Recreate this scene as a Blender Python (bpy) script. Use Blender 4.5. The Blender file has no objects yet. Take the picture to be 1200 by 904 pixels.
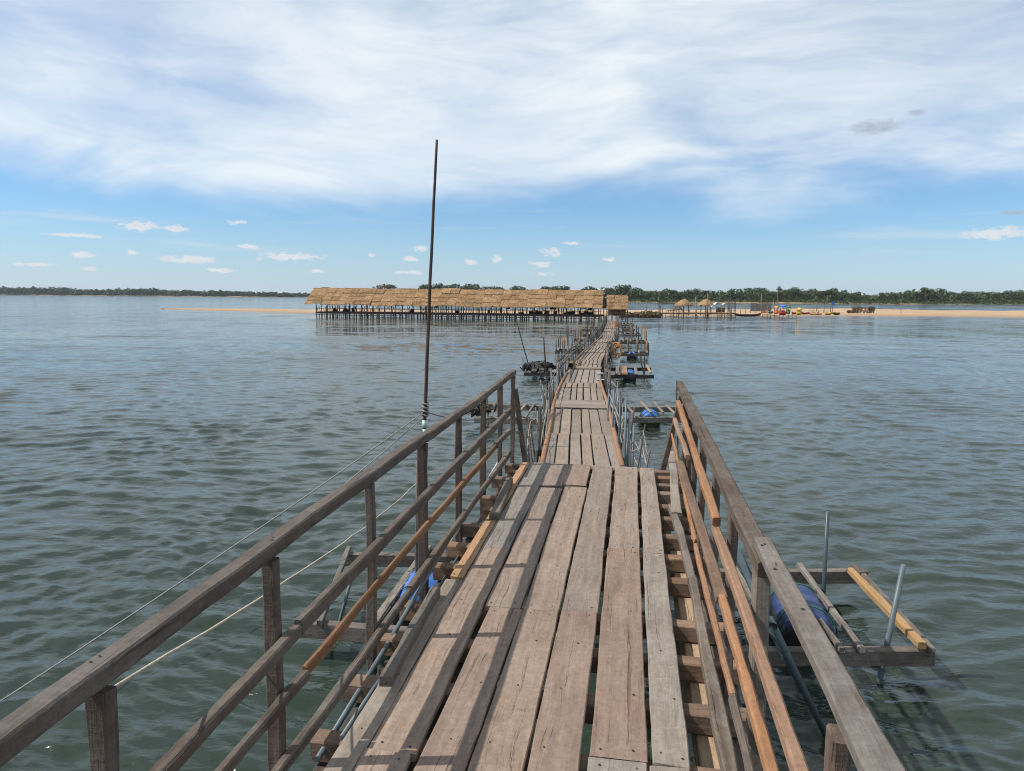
import bpy, math, random
import numpy as np
from mathutils import Vector, Matrix
random.seed(7); rng = np.random.default_rng(7)
R = math.radians
scene = bpy.context.scene
C = scene.collection

# ------------------------------------------------------------------ camera
CAM_H = 3.3; PITCH = 6.83; ROLL = 0.4; FPX = 868.0; IW, IH = 1200, 904
scene.render.engine = 'CYCLES'; scene.cycles.use_denoising = True; scene.cycles.filter_width = 1.05
cam_d = bpy.data.cameras.new('camera'); cam = bpy.data.objects.new('camera', cam_d); C.objects.link(cam)
cam_d.sensor_width = 36; cam_d.lens = 36 * FPX / IW; cam_d.clip_start = 0.05; cam_d.clip_end = 20000
MC = Matrix.Translation((0, 0, CAM_H)) @ Matrix.Rotation(R(90 - PITCH), 4, 'X') @ Matrix.Rotation(R(ROLL), 4, 'Z')
cam.matrix_world = MC
scene.camera = cam
EYE = Vector((0, 0, CAM_H))

# ------------------------------------------------------------------ light
SUN_EL, SUN_AZ = 50.0, -93.0          # azimuth from +Y towards +X
sun_d = bpy.data.lights.new('sun', 'SUN'); sun = bpy.data.objects.new('sun', sun_d); C.objects.link(sun)
sun_d.energy = 5.0; sun_d.angle = R(0.53); sun_d.color = (1.0, 0.95, 0.87)
sdir = Vector((math.sin(R(SUN_AZ)) * math.cos(R(SUN_EL)), math.cos(R(SUN_AZ)) * math.cos(R(SUN_EL)), math.sin(R(SUN_EL))))
sun.rotation_euler = sdir.to_track_quat('Z', 'Y').to_euler(); sun.location = (-40, 0, 60)
SKY_STRENGTH = 0.1
scene.view_settings.view_transform = 'Standard'; scene.view_settings.look = 'None'
scene.view_settings.exposure = 0.0; scene.view_settings.gamma = 1.0
scene.view_settings.use_curve_mapping = False

# ------------------------------------------------------------------ node helper
class NT:
    def __init__(s, tree): s.t = tree; s.n = tree.nodes; s.l = tree.links
    def node(s, typ, **kw):
        n = s.n.new(typ)
        for k, v in kw.items(): setattr(n, k, v)
        return n
    def put(s, sock, v):
        if v is None: return
        if hasattr(v, 'is_output'): s.l.new(v, sock)
        else: sock.default_value = v
    def m(s, op, a, b=None, c=None, clamp=False):
        n = s.node('ShaderNodeMath', operation=op, use_clamp=clamp)
        for i, v in enumerate((a, b, c)): s.put(n.inputs[i], v)
        return n.outputs[0]
    def vm(s, op, a, b=None):
        n = s.node('ShaderNodeVectorMath', operation=op)
        s.put(n.inputs[0], a); s.put(n.inputs[1], b)
        return n.outputs['Value'] if op in ('DOT_PRODUCT', 'LENGTH') else n.outputs[0]
    def mr(s, v, a, b, c=0.0, d=1.0, smooth=False):
        n = s.node('ShaderNodeMapRange', interpolation_type='SMOOTHSTEP' if smooth else 'LINEAR')
        s.put(n.inputs[0], v)
        for i, q in enumerate((a, b, c, d)): s.put(n.inputs[i + 1], q)
        return n.outputs[0]
    def noise(s, vec, scale=5, detail=3, rough=0.5, dist=0.0):
        n = s.node('ShaderNodeTexNoise')
        s.put(n.inputs['Vector'], vec)
        for k, v in (('Scale', scale), ('Detail', detail), ('Roughness', rough), ('Distortion', dist)): n.inputs[k].default_value = v
        return n.outputs['Fac']
    def mapping(s, vec, scale=(1, 1, 1), rot=(0, 0, 0), loc=(0, 0, 0)):
        n = s.node('ShaderNodeMapping')
        s.put(n.inputs[0], vec); n.inputs['Scale'].default_value = scale; n.inputs['Rotation'].default_value = rot; n.inputs['Location'].default_value = loc
        return n.outputs[0]
    def mix(s, fac, a, b, blend='MIX'):
        n = s.node('ShaderNodeMix', data_type='RGBA', blend_type=blend)
        s.put(n.inputs[0], fac)
        for sock, v in ((n.inputs[6], a), (n.inputs[7], b)):
            s.put(sock, (*v, 1) if isinstance(v, tuple) and len(v) == 3 else v)
        return n.outputs[2]
    def comb(s, x, y, z=0.0):
        n = s.node('ShaderNodeCombineXYZ')
        for i, v in enumerate((x, y, z)): s.put(n.inputs[i], v)
        return n.outputs[0]
    def sep(s, v):
        n = s.node('ShaderNodeSeparateXYZ'); s.put(n.inputs[0], v); return n.outputs
    def ramp(s, fac, stops):
        n = s.node('ShaderNodeValToRGB'); s.put(n.inputs[0], fac)
        e = n.color_ramp.elements
        while len(e) < len(stops): e.new(0.5)
        for el, (p, c) in zip(e, stops): el.position = p; el.color = (*c, 1)
        return n.outputs[0]

def cam_ray(px, py):
    v = Vector(((px - IW / 2) / FPX, -(py - IH / 2) / FPX, -1.0))
    return (MC.to_3x3() @ v).normalized()
def P(px, py, z=0.0):
    """the place in the world, at height z, that the survey pixel points to"""
    d = cam_ray(px, py); t = (z - CAM_H) / d.z
    return EYE + d * t
def PY(px, py, Y):
    d = cam_ray(px, py); return EYE + d * (Y / d.y)

# ------------------------------------------------------------------ sky
world = bpy.data.worlds.new('World'); scene.world = world; world.use_nodes = True
W = NT(world.node_tree); W.n.clear()
sky = W.node('ShaderNodeTexSky', sky_type='NISHITA', sun_disc=False, sun_elevation=R(SUN_EL), sun_rotation=R(SUN_AZ % 360))
sky.air_density = 1.0; sky.dust_density = 0.15; sky.ozone_density = 3.0; sky.altitude = 0
dirv = W.node('ShaderNodeTexCoord').outputs['Generated']
dx, dy, dz = W.sep(dirv)
# high thin sheet of cirrus: streaks combed along one wind direction, ending a few degrees above the horizon
def comb_noise(rot, sc, loc, scale, detail, rough, dist, src):
    return W.noise(W.mapping(src, sc, (0, R(rot), 0), loc), scale, detail, rough, dist)
warp = W.noise(W.mapping(dirv, (2.2, 2.2, 4.5)), 1.0, 3, 0.5)
warp2 = W.noise(W.mapping(dirv, (2.2, 2.2, 4.5), (0, 0, 0), (5, 3, 1)), 1.0, 3, 0.5)
dw = W.vm('ADD', dirv, W.comb(W.mr(warp, 0, 1, -0.12, 0.12), 0.0, W.mr(warp2, 0, 1, -0.07, 0.07)))
st1 = comb_noise(24, (1.5, 1.5, 5.5), (0.3, 1.2, 0.4), 1.6, 7, 0.56, 0.3, dw)
st2 = comb_noise(14, (3.0, 3.0, 13.0), (2.1, 0.4, 1.7), 1.5, 8, 0.62, 0.5, dw)
st3 = comb_noise(8, (1.0, 1.0, 2.2), (4.4, 2.0, 3.1), 1.7, 3, 0.5, 0.2, dw)
edge = W.m('ADD', dz, W.m('ADD', W.m('MULTIPLY', W.m('SUBTRACT', st3, 0.5), 0.10), W.m('MULTIPLY', W.m('SUBTRACT', st1, 0.5), 0.16)))
cover = W.mr(edge, 0.108, 0.186, 0, 1, True)
dens = W.m('ADD', W.m('MULTIPLY', W.mr(st1, 0.28, 0.62, 0, 1, True), 0.44), W.m('MULTIPLY', W.mr(st2, 0.34, 0.70, 0, 1, True), 0.15))
dens = W.m('ADD', dens, W.m('ADD', W.m('MULTIPLY', W.mr(st3, 0.34, 0.62), 0.36), 0.17), clamp=True)
sheet = W.m('MULTIPLY', cover, dens)
az = W.m('ARCTAN2', dx, dy)
azel = W.comb(az, dz, 0.0)
wisp = W.noise(W.mapping(azel, (3.0, 42, 1), (0, 0, R(0.6))), 1.0, 5, 0.55, 0.2)
wispm = W.m('MULTIPLY', W.mr(wisp, 0.54, 0.74, 0, 0.5, True), W.m('MULTIPLY', W.mr(dz, 0.02, 0.06, 0, 1, True), W.mr(dz, 0.17, 0.10, 0, 1, True)))
veil = W.m('MULTIPLY', W.mr(dz, 0.0, 0.12, 0.50, 0.0, True), 1.0)
# small fair-weather cumulus low over the river
PUFF = [(161, 266, 22, 7), (205, 269, 15, 6), (222, 304, 31, 6), (338, 301, 40, 6), (278, 261, 10, 4), (95, 299, 13, 4), (156, 296, 8, 3),
        (290, 289, 17, 3.5), (257, 317, 20, 3.5), (371, 318, 9, 3), (482, 304, 12, 4), (492, 292, 11, 5), (480, 320, 19, 3), (551, 307, 9, 4), (581, 304, 8, 5),
        (646, 296, 16, 6), (634, 310, 17, 4.5), (672, 285, 13, 3), (715, 304, 9, 3.5), (88, 276, 28, 2.5), (1166, 274, 29, 8), (640, 321, 11, 3), (40, 310, 26, 2.5), (105, 315, 8, 2.5), (436, 299, 7, 3)]
pn = W.noise(W.mapping(azel, (75, 130, 1)), 1.0, 6, 0.68)
pmin = None
for (x, y, w, h) in PUFF:
    d = cam_ray(x, y); a = math.atan2(d.x, d.y)
    q = W.vm('MULTIPLY', W.vm('SUBTRACT', azel, (a, d.z, 0)), (FPX / w, FPX / h, 0))
    d2 = W.vm('DOT_PRODUCT', q, q)
    pmin = d2 if pmin is None else W.m('MINIMUM', pmin, d2)
puff = W.mr(W.m('ADD', W.m('MULTIPLY', pmin, 0.9), W.m('MULTIPLY', W.m('SUBTRACT', pn, 0.46), 5.2)), 1.0, 0.1, 0, 0.92, True)
gmin = None
for (x, y, w, h) in [(1025, 149, 31, 9), (1075, 132, 9, 4), (1190, 249, 18, 3)]:
    d = cam_ray(x, y); a = math.atan2(d.x, d.y)
    q = W.vm('MULTIPLY', W.vm('SUBTRACT', azel, (a, d.z, 0)), (FPX / w, FPX / h, 0))
    d2 = W.vm('DOT_PRODUCT', q, q)
    gmin = d2 if gmin is None else W.m('MINIMUM', gmin, d2)
grey = W.mr(W.m('ADD', gmin, W.m('MULTIPLY', W.m('SUBTRACT', pn, 0.46), 2.4)), 1.1, -0.2, 0, 0.92, True)
col = W.mix(1.0, sky.outputs[0], (0.78, 1.05, 1.30), 'MULTIPLY')
col = W.mix(veil, col, (5.0, 6.1, 7.9))
col = W.mix(W.m('MULTIPLY', sheet, 0.95), col, W.mix(W.mr(W.m('ADD', W.m('MULTIPLY', st1, 0.6), W.m('MULTIPLY', st2, 0.4)), 0.36, 0.62), (7.5, 8.55, 9.3), (9.2, 9.75, 10.0)))
col = W.mix(wispm, col, (7.2, 7.7, 8.3))
col = W.mix(puff, col, W.mix(W.mr(pn, 0.35, 0.6), (6.9, 7.2, 7.8), (9.0, 9.0, 9.0)))
col = W.mix(grey, col, (4.3, 4.9, 6.0))
bg = W.node('ShaderNodeBackground'); W.l.new(col, bg.inputs[0]); bg.inputs[1].default_value = SKY_STRENGTH
W.l.new(bg.outputs[0], W.node('ShaderNodeOutputWorld').inputs[0])

# ------------------------------------------------------------------ materials
MATS = {}
def new_mat(name):
    m = bpy.data.materials.new(name); m.use_nodes = True; MATS[name] = m
    t = NT(m.node_tree); t.n.clear()
    b = t.node('ShaderNodeBsdfPrincipled'); o = t.node('ShaderNodeOutputMaterial'); t.l.new(b.outputs[0], o.inputs[0])
    return m, t, b
def bump(t, b, h, strength, dist):
    n = t.node('ShaderNodeBump'); n.inputs['Strength'].default_value = strength; n.inputs['Distance'].default_value = dist
    t.put(n.inputs['Height'], h); t.l.new(n.outputs[0], b.inputs['Normal'])
def mul(c, k): return tuple(min(1, x * k) for x in c)
def wood(name, light, dark, weather=(0.27, 0.25, 0.23), wamt=0.5, grain=1.0, rough=0.85, crack=0.55, bumpd=0.004, vary=0.35):
    m, t, b = new_mat(name)
    tc = t.node('ShaderNodeTexCoord').outputs['Object']
    rnd = t.node('ShaderNodeObjectInfo').outputs['Random']
    off = t.vm('ADD', tc, t.comb(t.m('MULTIPLY', rnd, 37.0), t.m('MULTIPLY', rnd, 91.0), t.m('MULTIPLY', rnd, 53.0)))
    wob = t.noise(off, 2.2, 2)
    offw = t.vm('ADD', off, t.comb(0.0, t.mr(wob, 0, 1, -0.03, 0.03), t.mr(wob, 0, 1, -0.02, 0.02)))
    g1 = t.noise(t.mapping(offw, (1.4, 26, 26)), grain, 5, 0.6, 0.4)
    g2 = t.noise(t.mapping(offw, (5, 110, 110)), grain, 3, 0.6)
    ck = t.noise(t.mapping(offw, (1.1, 46, 46)), grain, 4, 0.7, 0.2)
    bl = t.noise(off, 3.1, 5, 0.62, 0.5)
    saw = t.noise(t.mapping(off, (95, 6, 6)), 1.0, 2, 0.6)
    c = t.mix(t.mr(g1, 0.3, 0.7, 0, 1, True), dark, light)
    c = t.mix(t.mr(g2, 0.35, 0.75, 0, 0.45), c, mul(dark, 0.75))
    c = t.mix(t.m('MULTIPLY', t.mr(bl, 0.38, 0.68, 0, 1, True), wamt), c, weather)
    st = t.noise(off, 7.0, 4, 0.7, 0.8)
    c = t.mix(t.mr(st, 0.58, 0.74, 0, 0.45, True), c, mul(dark, 0.6))
    c = t.mix(t.mr(saw, 0.45, 0.8, 0, 0.22), c, mul(dark, 0.8))
    mo = t.noise(off, 38.0, 4, 0.75); mo2 = t.noise(t.mapping(off, (14, 30, 30)), 1.0, 4, 0.7, 0.6)
    c = t.mix(t.mr(mo, 0.42, 0.72, 0, 0.5), c, mul(dark, 0.62))
    c = t.mix(t.mr(mo2, 0.55, 0.75, 0, 0.4), c, mul(light, 1.3))
    c = t.mix(t.mr(ck, 0.63, 0.71, 0, crack, True), c, mul(dark, 0.3))
    wp = t.node('ShaderNodeNewGeometry').outputs['Position']           # trodden dirt and old wet stains run on across the boards
    ds = t.noise(t.mapping(wp, (1.5, 0.9, 1.5)), 1.4, 6, 0.66, 0.7)
    c = t.mix(t.mr(ds, 0.50, 0.70, 0, 0.38, True), c, mul(dark, 0.7))
    c = t.mix(t.mr(ds, 0.44, 0.28, 0, 0.30, True), c, mul(light, 1.12))
    hsv = t.node('ShaderNodeHueSaturation'); t.put(hsv.inputs['Color'], c)
    t.put(hsv.inputs['Value'], t.mr(rnd, 0, 1, 1 - vary, 1 + vary * 0.75))
    t.put(hsv.inputs['Saturation'], t.mr(t.m('FRACT', t.m('MULTIPLY', rnd, 7.31)), 0, 1, 0.8, 1.12))
    t.l.new(hsv.outputs[0], b.inputs['Base Color'])
    b.inputs['Roughness'].default_value = rough; b.inputs['Specular IOR Level'].default_value = 0.25
    h = t.m('SUBTRACT', t.m('ADD', t.m('MULTIPLY', g1, 0.6), t.m('MULTIPLY', g2, 0.35)), t.mr(ck, 0.61, 0.71, 0, 1.2))
    bump(t, b, t.m('ADD', h, t.m('ADD', t.m('MULTIPLY', saw, 0.3), t.m('MULTIPLY', mo, 0.5))), 0.9, bumpd)
    return m
wood('deck_wood', (0.335, 0.245, 0.185), (0.20, 0.143, 0.108), (0.295, 0.24, 0.195), 0.55, vary=0.12)
wood('deck_wood_pink', (0.33, 0.232, 0.176), (0.205, 0.141, 0.107), (0.285, 0.225, 0.182), 0.5, vary=0.10)
wood('deck_wood_grey', (0.30, 0.25, 0.202), (0.18, 0.147, 0.118), (0.295, 0.26, 0.225), 0.7, vary=0.12)
wood('rail_wood', (0.15, 0.113, 0.088), (0.075, 0.055, 0.043), (0.20, 0.175, 0.15), 0.6, vary=0.15, bumpd=0.006)
wood('rail_grey', (0.20, 0.16, 0.128), (0.095, 0.075, 0.06), (0.215, 0.19, 0.165), 0.65, vary=0.1, bumpd=0.006, crack=0.75)
wood('post_wood', (0.15, 0.105, 0.08), (0.075, 0.052, 0.041), (0.17, 0.14, 0.12), 0.5, vary=0.22, bumpd=0.006)
wood('orange_wood', (0.37, 0.20, 0.11), (0.25, 0.125, 0.065), (0.33, 0.21, 0.135), 0.5, vary=0.12, crack=0.3)
wood('orange_plank', (0.44, 0.28, 0.165), (0.31, 0.18, 0.10), (0.38, 0.28, 0.19), 0.35, vary=0.08, crack=0.3)
wood('orange_wood_shaded', (0.24, 0.13, 0.07), (0.15, 0.075, 0.04), (0.22, 0.15, 0.10), 0.5, vary=0.1)  # darker copy of the orange wood: the left rail's shade is in the colour
wood('brown_beam', (0.30, 0.185, 0.12), (0.18, 0.105, 0.065), (0.26, 0.20, 0.15), 0.4, vary=0.25)
wood('yellow_wood', (0.44, 0.29, 0.155), (0.31, 0.195, 0.095), (0.44, 0.31, 0.18), 0.35, vary=0.1, crack=0.3)
wood('float_plank', (0.305, 0.24, 0.187), (0.20, 0.152, 0.118), (0.285, 0.245, 0.205), 0.5, vary=0.16)
wood('wet_wood', (0.10, 0.082, 0.068), (0.045, 0.037, 0.032), (0.15, 0.135, 0.12), 0.4, vary=0.25)
wood('raft_wood', (0.21, 0.175, 0.145), (0.10, 0.083, 0.07), (0.27, 0.24, 0.21), 0.6, vary=0.25)
wood('bamboo', (0.36, 0.22, 0.10), (0.20, 0.115, 0.05), (0.24, 0.18, 0.12), 0.4, vary=0.3, crack=0.2)
wood('pole_wood', (0.10, 0.066, 0.055), (0.06, 0.04, 0.034), (0.13, 0.10, 0.09), 0.4, vary=0.1, crack=0.3)
wood('stick_dark', (0.085, 0.07, 0.06), (0.045, 0.038, 0.034), (0.13, 0.115, 0.10), 0.4, vary=0.35, crack=0.2)

def plain(name, col, rough=0.6, var=0.25, scale=6.0, metal=0.0, spec=0.4, dirt=None, bs=0.15):
    m, t, b = new_mat(name)
    tc = t.node('ShaderNodeTexCoord').outputs['Object']
    n = t.noise(tc, scale, 5, 0.6, 0.3); n2 = t.noise(tc, scale * 6, 3, 0.6)
    c = t.mix(t.mr(n, 0.35, 0.7), mul(col, 1 + var * 0.4), mul(col, 1 - var))
    if dirt: c = t.mix(t.mr(n2, 0.52, 0.75, 0, 0.8, True), c, dirt)
    t.l.new(c, b.inputs['Base Color']); b.inputs['Roughness'].default_value = rough
    b.inputs['Metallic'].default_value = metal; b.inputs['Specular IOR Level'].default_value = spec
    bump(t, b, n2, bs, 0.004)
    return m
plain('pipe', (0.105, 0.14, 0.16), 0.45, 0.3, 9, dirt=(0.10, 0.085, 0.07))
plain('pipe_dark', (0.05, 0.075, 0.09), 0.4, 0.3, 9, dirt=(0.04, 0.035, 0.03))
plain('pipe_white', (0.55, 0.6, 0.62), 0.4, 0.15, 9, dirt=(0.3, 0.28, 0.25))
plain('rust', (0.13, 0.065, 0.04), 0.9, 0.5, 25)
plain('barrel_blue', (0.045, 0.16, 0.50), 0.5, 0.25, 3, dirt=(0.10, 0.16, 0.28))
plain('barrel_navy', (0.03, 0.055, 0.16), 0.35, 0.3, 3, dirt=(0.07, 0.07, 0.09))
for nm in ('barrel_blue', 'barrel_navy'):                               # near-black below a ragged height on the drum
    mt_ = MATS[nm]; t = NT(mt_.node_tree); b = next(q for q in t.n if q.type == 'BSDF_PRINCIPLED'); src = b.inputs['Base Color'].links[0].from_socket
    wz = t.sep(t.node('ShaderNodeNewGeometry').outputs['Position'])[2]; nz = t.noise(t.node('ShaderNodeTexCoord').outputs['Object'], 9, 4, 0.6)
    t.l.new(t.mix(t.mr(t.m('ADD', wz, t.m('MULTIPLY', t.m('SUBTRACT', nz, 0.5), 0.16)), 0.24, 0.32, 1, 0, True), src, (0.016, 0.018, 0.014)), b.inputs['Base Color'])
plain('rope_pale', (0.46, 0.41, 0.32), 0.9, 0.3, 60)
plain('rope_white', (0.66, 0.64, 0.60), 0.9, 0.3, 40)
plain('rope_dull', (0.26, 0.24, 0.21), 0.9, 0.3, 40)
plain('rope_grey', (0.27, 0.26, 0.24), 0.9, 0.3, 40)
plain('rope_green', (0.03, 0.13, 0.11), 0.8, 0.3, 40)
plain('rope_orange', (0.52, 0.25, 0.09), 0.9, 0.3, 30)
plain('nail', (0.03, 0.022, 0.018), 0.8, 0.2, 30)
plain('tape_white', (0.5, 0.6, 0.55), 0.6, 0.2, 30)
plain('net_dark', (0.06, 0.055, 0.05), 0.95, 0.4, 8)
plain('tarp_white', (0.78, 0.77, 0.74), 0.7, 0.12, 2)
plain('tarp_dark', (0.055, 0.04, 0.04), 0.8, 0.4, 2)
plain('grey_net', (0.17, 0.175, 0.18), 0.9, 0.3, 2)
plain('paint_red', (0.50, 0.035, 0.025), 0.4, 0.2, 2)
plain('paint_yellow', (0.75, 0.48, 0.02), 0.4, 0.2, 2)
plain('paint_orange', (0.70, 0.22, 0.03), 0.4, 0.2, 2)
plain('paint_blue', (0.03, 0.17, 0.60), 0.4, 0.2, 2)
plain('paint_green', (0.02, 0.16, 0.06), 0.4, 0.2, 2)
plain('paint_pink', (0.62, 0.20, 0.16), 0.4, 0.2, 2)
plain('boat_dark', (0.055, 0.03, 0.03), 0.6, 0.4, 2)
plain('dry_twig', (0.16, 0.105, 0.065), 0.95, 0.4, 3)
plain('bark', (0.10, 0.078, 0.06), 0.95, 0.4, 2)
plain('patch_blue', (0.30, 0.36, 0.44), 0.5, 0.2, 10)

def foliage(name, a, b_, scale):
    m, t, b = new_mat(name)
    geo = t.node('ShaderNodeNewGeometry'); tc = t.node('ShaderNodeTexCoord').outputs['Object']
    rnd = t.node('ShaderNodeObjectInfo').outputs['Random']
    n = t.noise(tc, scale, 3, 0.6)
    f = t.m('ADD', t.m('MULTIPLY', n, 0.7), t.m('MULTIPLY', geo.outputs['Random Per Island'], 0.5))
    c = t.mix(t.mr(f, 0.35, 0.85), a, b_)
    hsv = t.node('ShaderNodeHueSaturation'); t.put(hsv.inputs['Color'], c); t.put(hsv.inputs['Value'], t.mr(rnd, 0, 1, 0.7, 1.25))
    t.l.new(hsv.outputs[0], b.inputs['Base Color']); b.inputs['Roughness'].default_value = 0.8; b.inputs['Specular IOR Level'].default_value = 0.2
foliage('leaf', (0.028, 0.05, 0.016), (0.075, 0.105, 0.032), 0.15)
foliage('leaf_far', (0.028, 0.046, 0.02), (0.065, 0.09, 0.036), 0.03)
foliage('leaf_rust', (0.05, 0.05, 0.02), (0.16, 0.085, 0.045), 0.15)
foliage('dry_leaf', (0.09, 0.06, 0.035), (0.22, 0.15, 0.08), 0.8)

m, t, b = new_mat('thatch')
tc = t.node('ShaderNodeTexCoord').outputs['Object']; rnd = t.node('ShaderNodeObjectInfo').outputs['Random']
off = t.vm('ADD', tc, t.comb(t.m('MULTIPLY', rnd, 31.0), t.m('MULTIPLY', rnd, 17.0), 0.0))
g = t.noise(t.mapping(off, (16, 1.8, 4)), 1.0, 5, 0.65, 0.3); g2 = t.noise(off, 2.2, 4, 0.6)
c = t.mix(t.mr(g, 0.3, 0.72), (0.12, 0.068, 0.033), (0.44, 0.275, 0.145))
c = t.mix(t.mr(g2, 0.45, 0.75, 0, 0.6), c, (0.48, 0.32, 0.18))
hsv = t.node('ShaderNodeHueSaturation'); t.put(hsv.inputs['Color'], c); t.put(hsv.inputs['Value'], t.mr(rnd, 0, 1, 0.78, 1.10))
t.l.new(hsv.outputs[0], b.inputs['Base Color']); b.inputs['Roughness'].default_value = 0.95; b.inputs['Specular IOR Level'].default_value = 0.1
bump(t, b, g, 1.0, 0.05)

m, t, b = new_mat('sand')
tc = t.node('ShaderNodeTexCoord').outputs['Object']
n = t.noise(tc, 0.12, 4, 0.6); n2 = t.noise(tc, 1.5, 4, 0.6)
c = t.mix(t.mr(n, 0.35, 0.65), (0.36, 0.23, 0.125), (0.42, 0.285, 0.17)); c = t.mix(t.mr(n2, 0.5, 0.75, 0, 0.4), c, (0.40, 0.25, 0.14))
geo_z = t.sep(t.node('ShaderNodeNewGeometry').outputs['Position'])[2]
c = t.mix(t.mr(geo_z, 0.03, 0.26, 0.85, 0.0), c, (0.26, 0.165, 0.095))     # wet strand at the waterline
t.l.new(c, b.inputs['Base Color']); b.inputs['Roughness'].default_value = 0.9; bump(t, b, n2, 0.6, 0.08)

m, t, b = new_mat('shore')
tc = t.node('ShaderNodeTexCoord').outputs['Object']
n = t.noise(tc, 0.02, 4, 0.6)
t.l.new(t.mix(t.mr(n, 0.4, 0.62), (0.06, 0.07, 0.03), (0.36, 0.23, 0.13)), b.inputs['Base Color']); b.inputs['Roughness'].default_value = 0.95

# water: turbid green river, real waves near the bridge, finer ripples as relief
m, t, b = new_mat('river_water')
tc = t.node('ShaderNodeTexCoord').outputs['Object']
big = t.noise(tc, 0.045, 3, 0.55)
c = t.mix(t.mr(big, 0.3, 0.7), (0.020, 0.033, 0.024), (0.032, 0.043, 0.031))
t.l.new(c, b.inputs['Base Color'])
b.inputs['Roughness'].default_value = 0.07; b.inputs['IOR'].default_value = 1.333
r1 = t.noise(t.mapping(tc, (1.9, 4.2, 1), (0, 0, R(9))), 1.0, 3, 0.55, 0.3)
r2 = t.noise(t.mapping(tc, (4.5, 11, 1), (0, 0, R(-14))), 1.0, 4, 0.6, 0.3)
gust = t.noise(t.mapping(tc, (0.02, 0.07, 1), (0, 0, R(12))), 1.0, 3, 0.6)
gk = t.mr(gust, 0.3, 0.7, 0.7, 1.2)
hh = t.m('MULTIPLY', t.m('ADD', t.m('MULTIPLY', r1, 0.030), t.m('MULTIPLY', r2, 0.009)), gk)
n = t.node('ShaderNodeBump'); n.inputs['Strength'].default_value = 1.0; n.inputs['Distance'].default_value = 1.0
t.put(n.inputs['Height'], hh)
# beyond the meshed waves the facets of the chop are too fine for the grid: tilt the normal by the chop itself
def chop(sx, sy, rot, det=4, ro=0.6):
    q = t.node('ShaderNodeTexNoise'); t.put(q.inputs['Vector'], t.mapping(tc, (sx, sy, 1), (0, 0, R(rot))))
    q.inputs['Scale'].default_value = 1.0; q.inputs['Detail'].default_value = det; q.inputs['Roughness'].default_value = ro
    return t.vm('SUBTRACT', q.outputs['Color'], (0.5, 0.5, 0.5))
ch_ = t.vm('ADD', t.vm('MULTIPLY', chop(1.1, 2.4, 8), (0.30, 0.56, 0)), t.vm('MULTIPLY', chop(0.10, 0.24, 5, 8, 0.78), (0.65, 1.45, 0)))
rad = t.vm('LENGTH', tc)
kk = t.m('MULTIPLY', t.mr(rad, 12.0, 70.0, 0.05, 1.0), gk)
nn = t.vm('NORMALIZE', t.vm('ADD', n.outputs[0], t.vm('MULTIPLY', ch_, t.comb(kk, kk, kk))))
t.l.new(nn, b.inputs['Normal'])

# ------------------------------------------------------------------ object helpers
WM = {}
def world_of(o): return WM.get(o.name, Matrix.Identity(4))
def link(o, M=None, parent=None):
    C.objects.link(o); M = M or Matrix.Identity(4); WM[o.name] = M
    if parent is not None:
        o.parent = parent; o.matrix_local = world_of(parent).inverted() @ M
    else: o.matrix_world = M
    return o
def mesh_from(verts, faces, mats=(), midx=None, smooth=False):
    me = bpy.data.meshes.new('mesh'); me.from_pydata([tuple(v) for v in verts], [], faces)
    for q in mats: me.materials.append(MATS[q])
    if midx is not None: me.polygons.foreach_set('material_index', midx)
    if smooth: me.polygons.foreach_set('use_smooth', [True] * len(faces))
    me.update(); return me
def obj(name, me, M=None, parent=None):
    return link(bpy.data.objects.new(name, me), M, parent)
def tag(o, label=None, cat=None, group=None, kind=None):
    for k, v in (('label', label), ('category', cat), ('group', group), ('kind', kind)):
        if v: o[k] = v
    return o
def thing(name, loc, label, cat, group=None):
    return tag(link(bpy.data.objects.new(name, None), Matrix.Translation(loc)), label, cat, group)
def part_group(name, loc, parent):
    return link(bpy.data.objects.new(name, None), Matrix.Translation(loc), parent)

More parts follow.
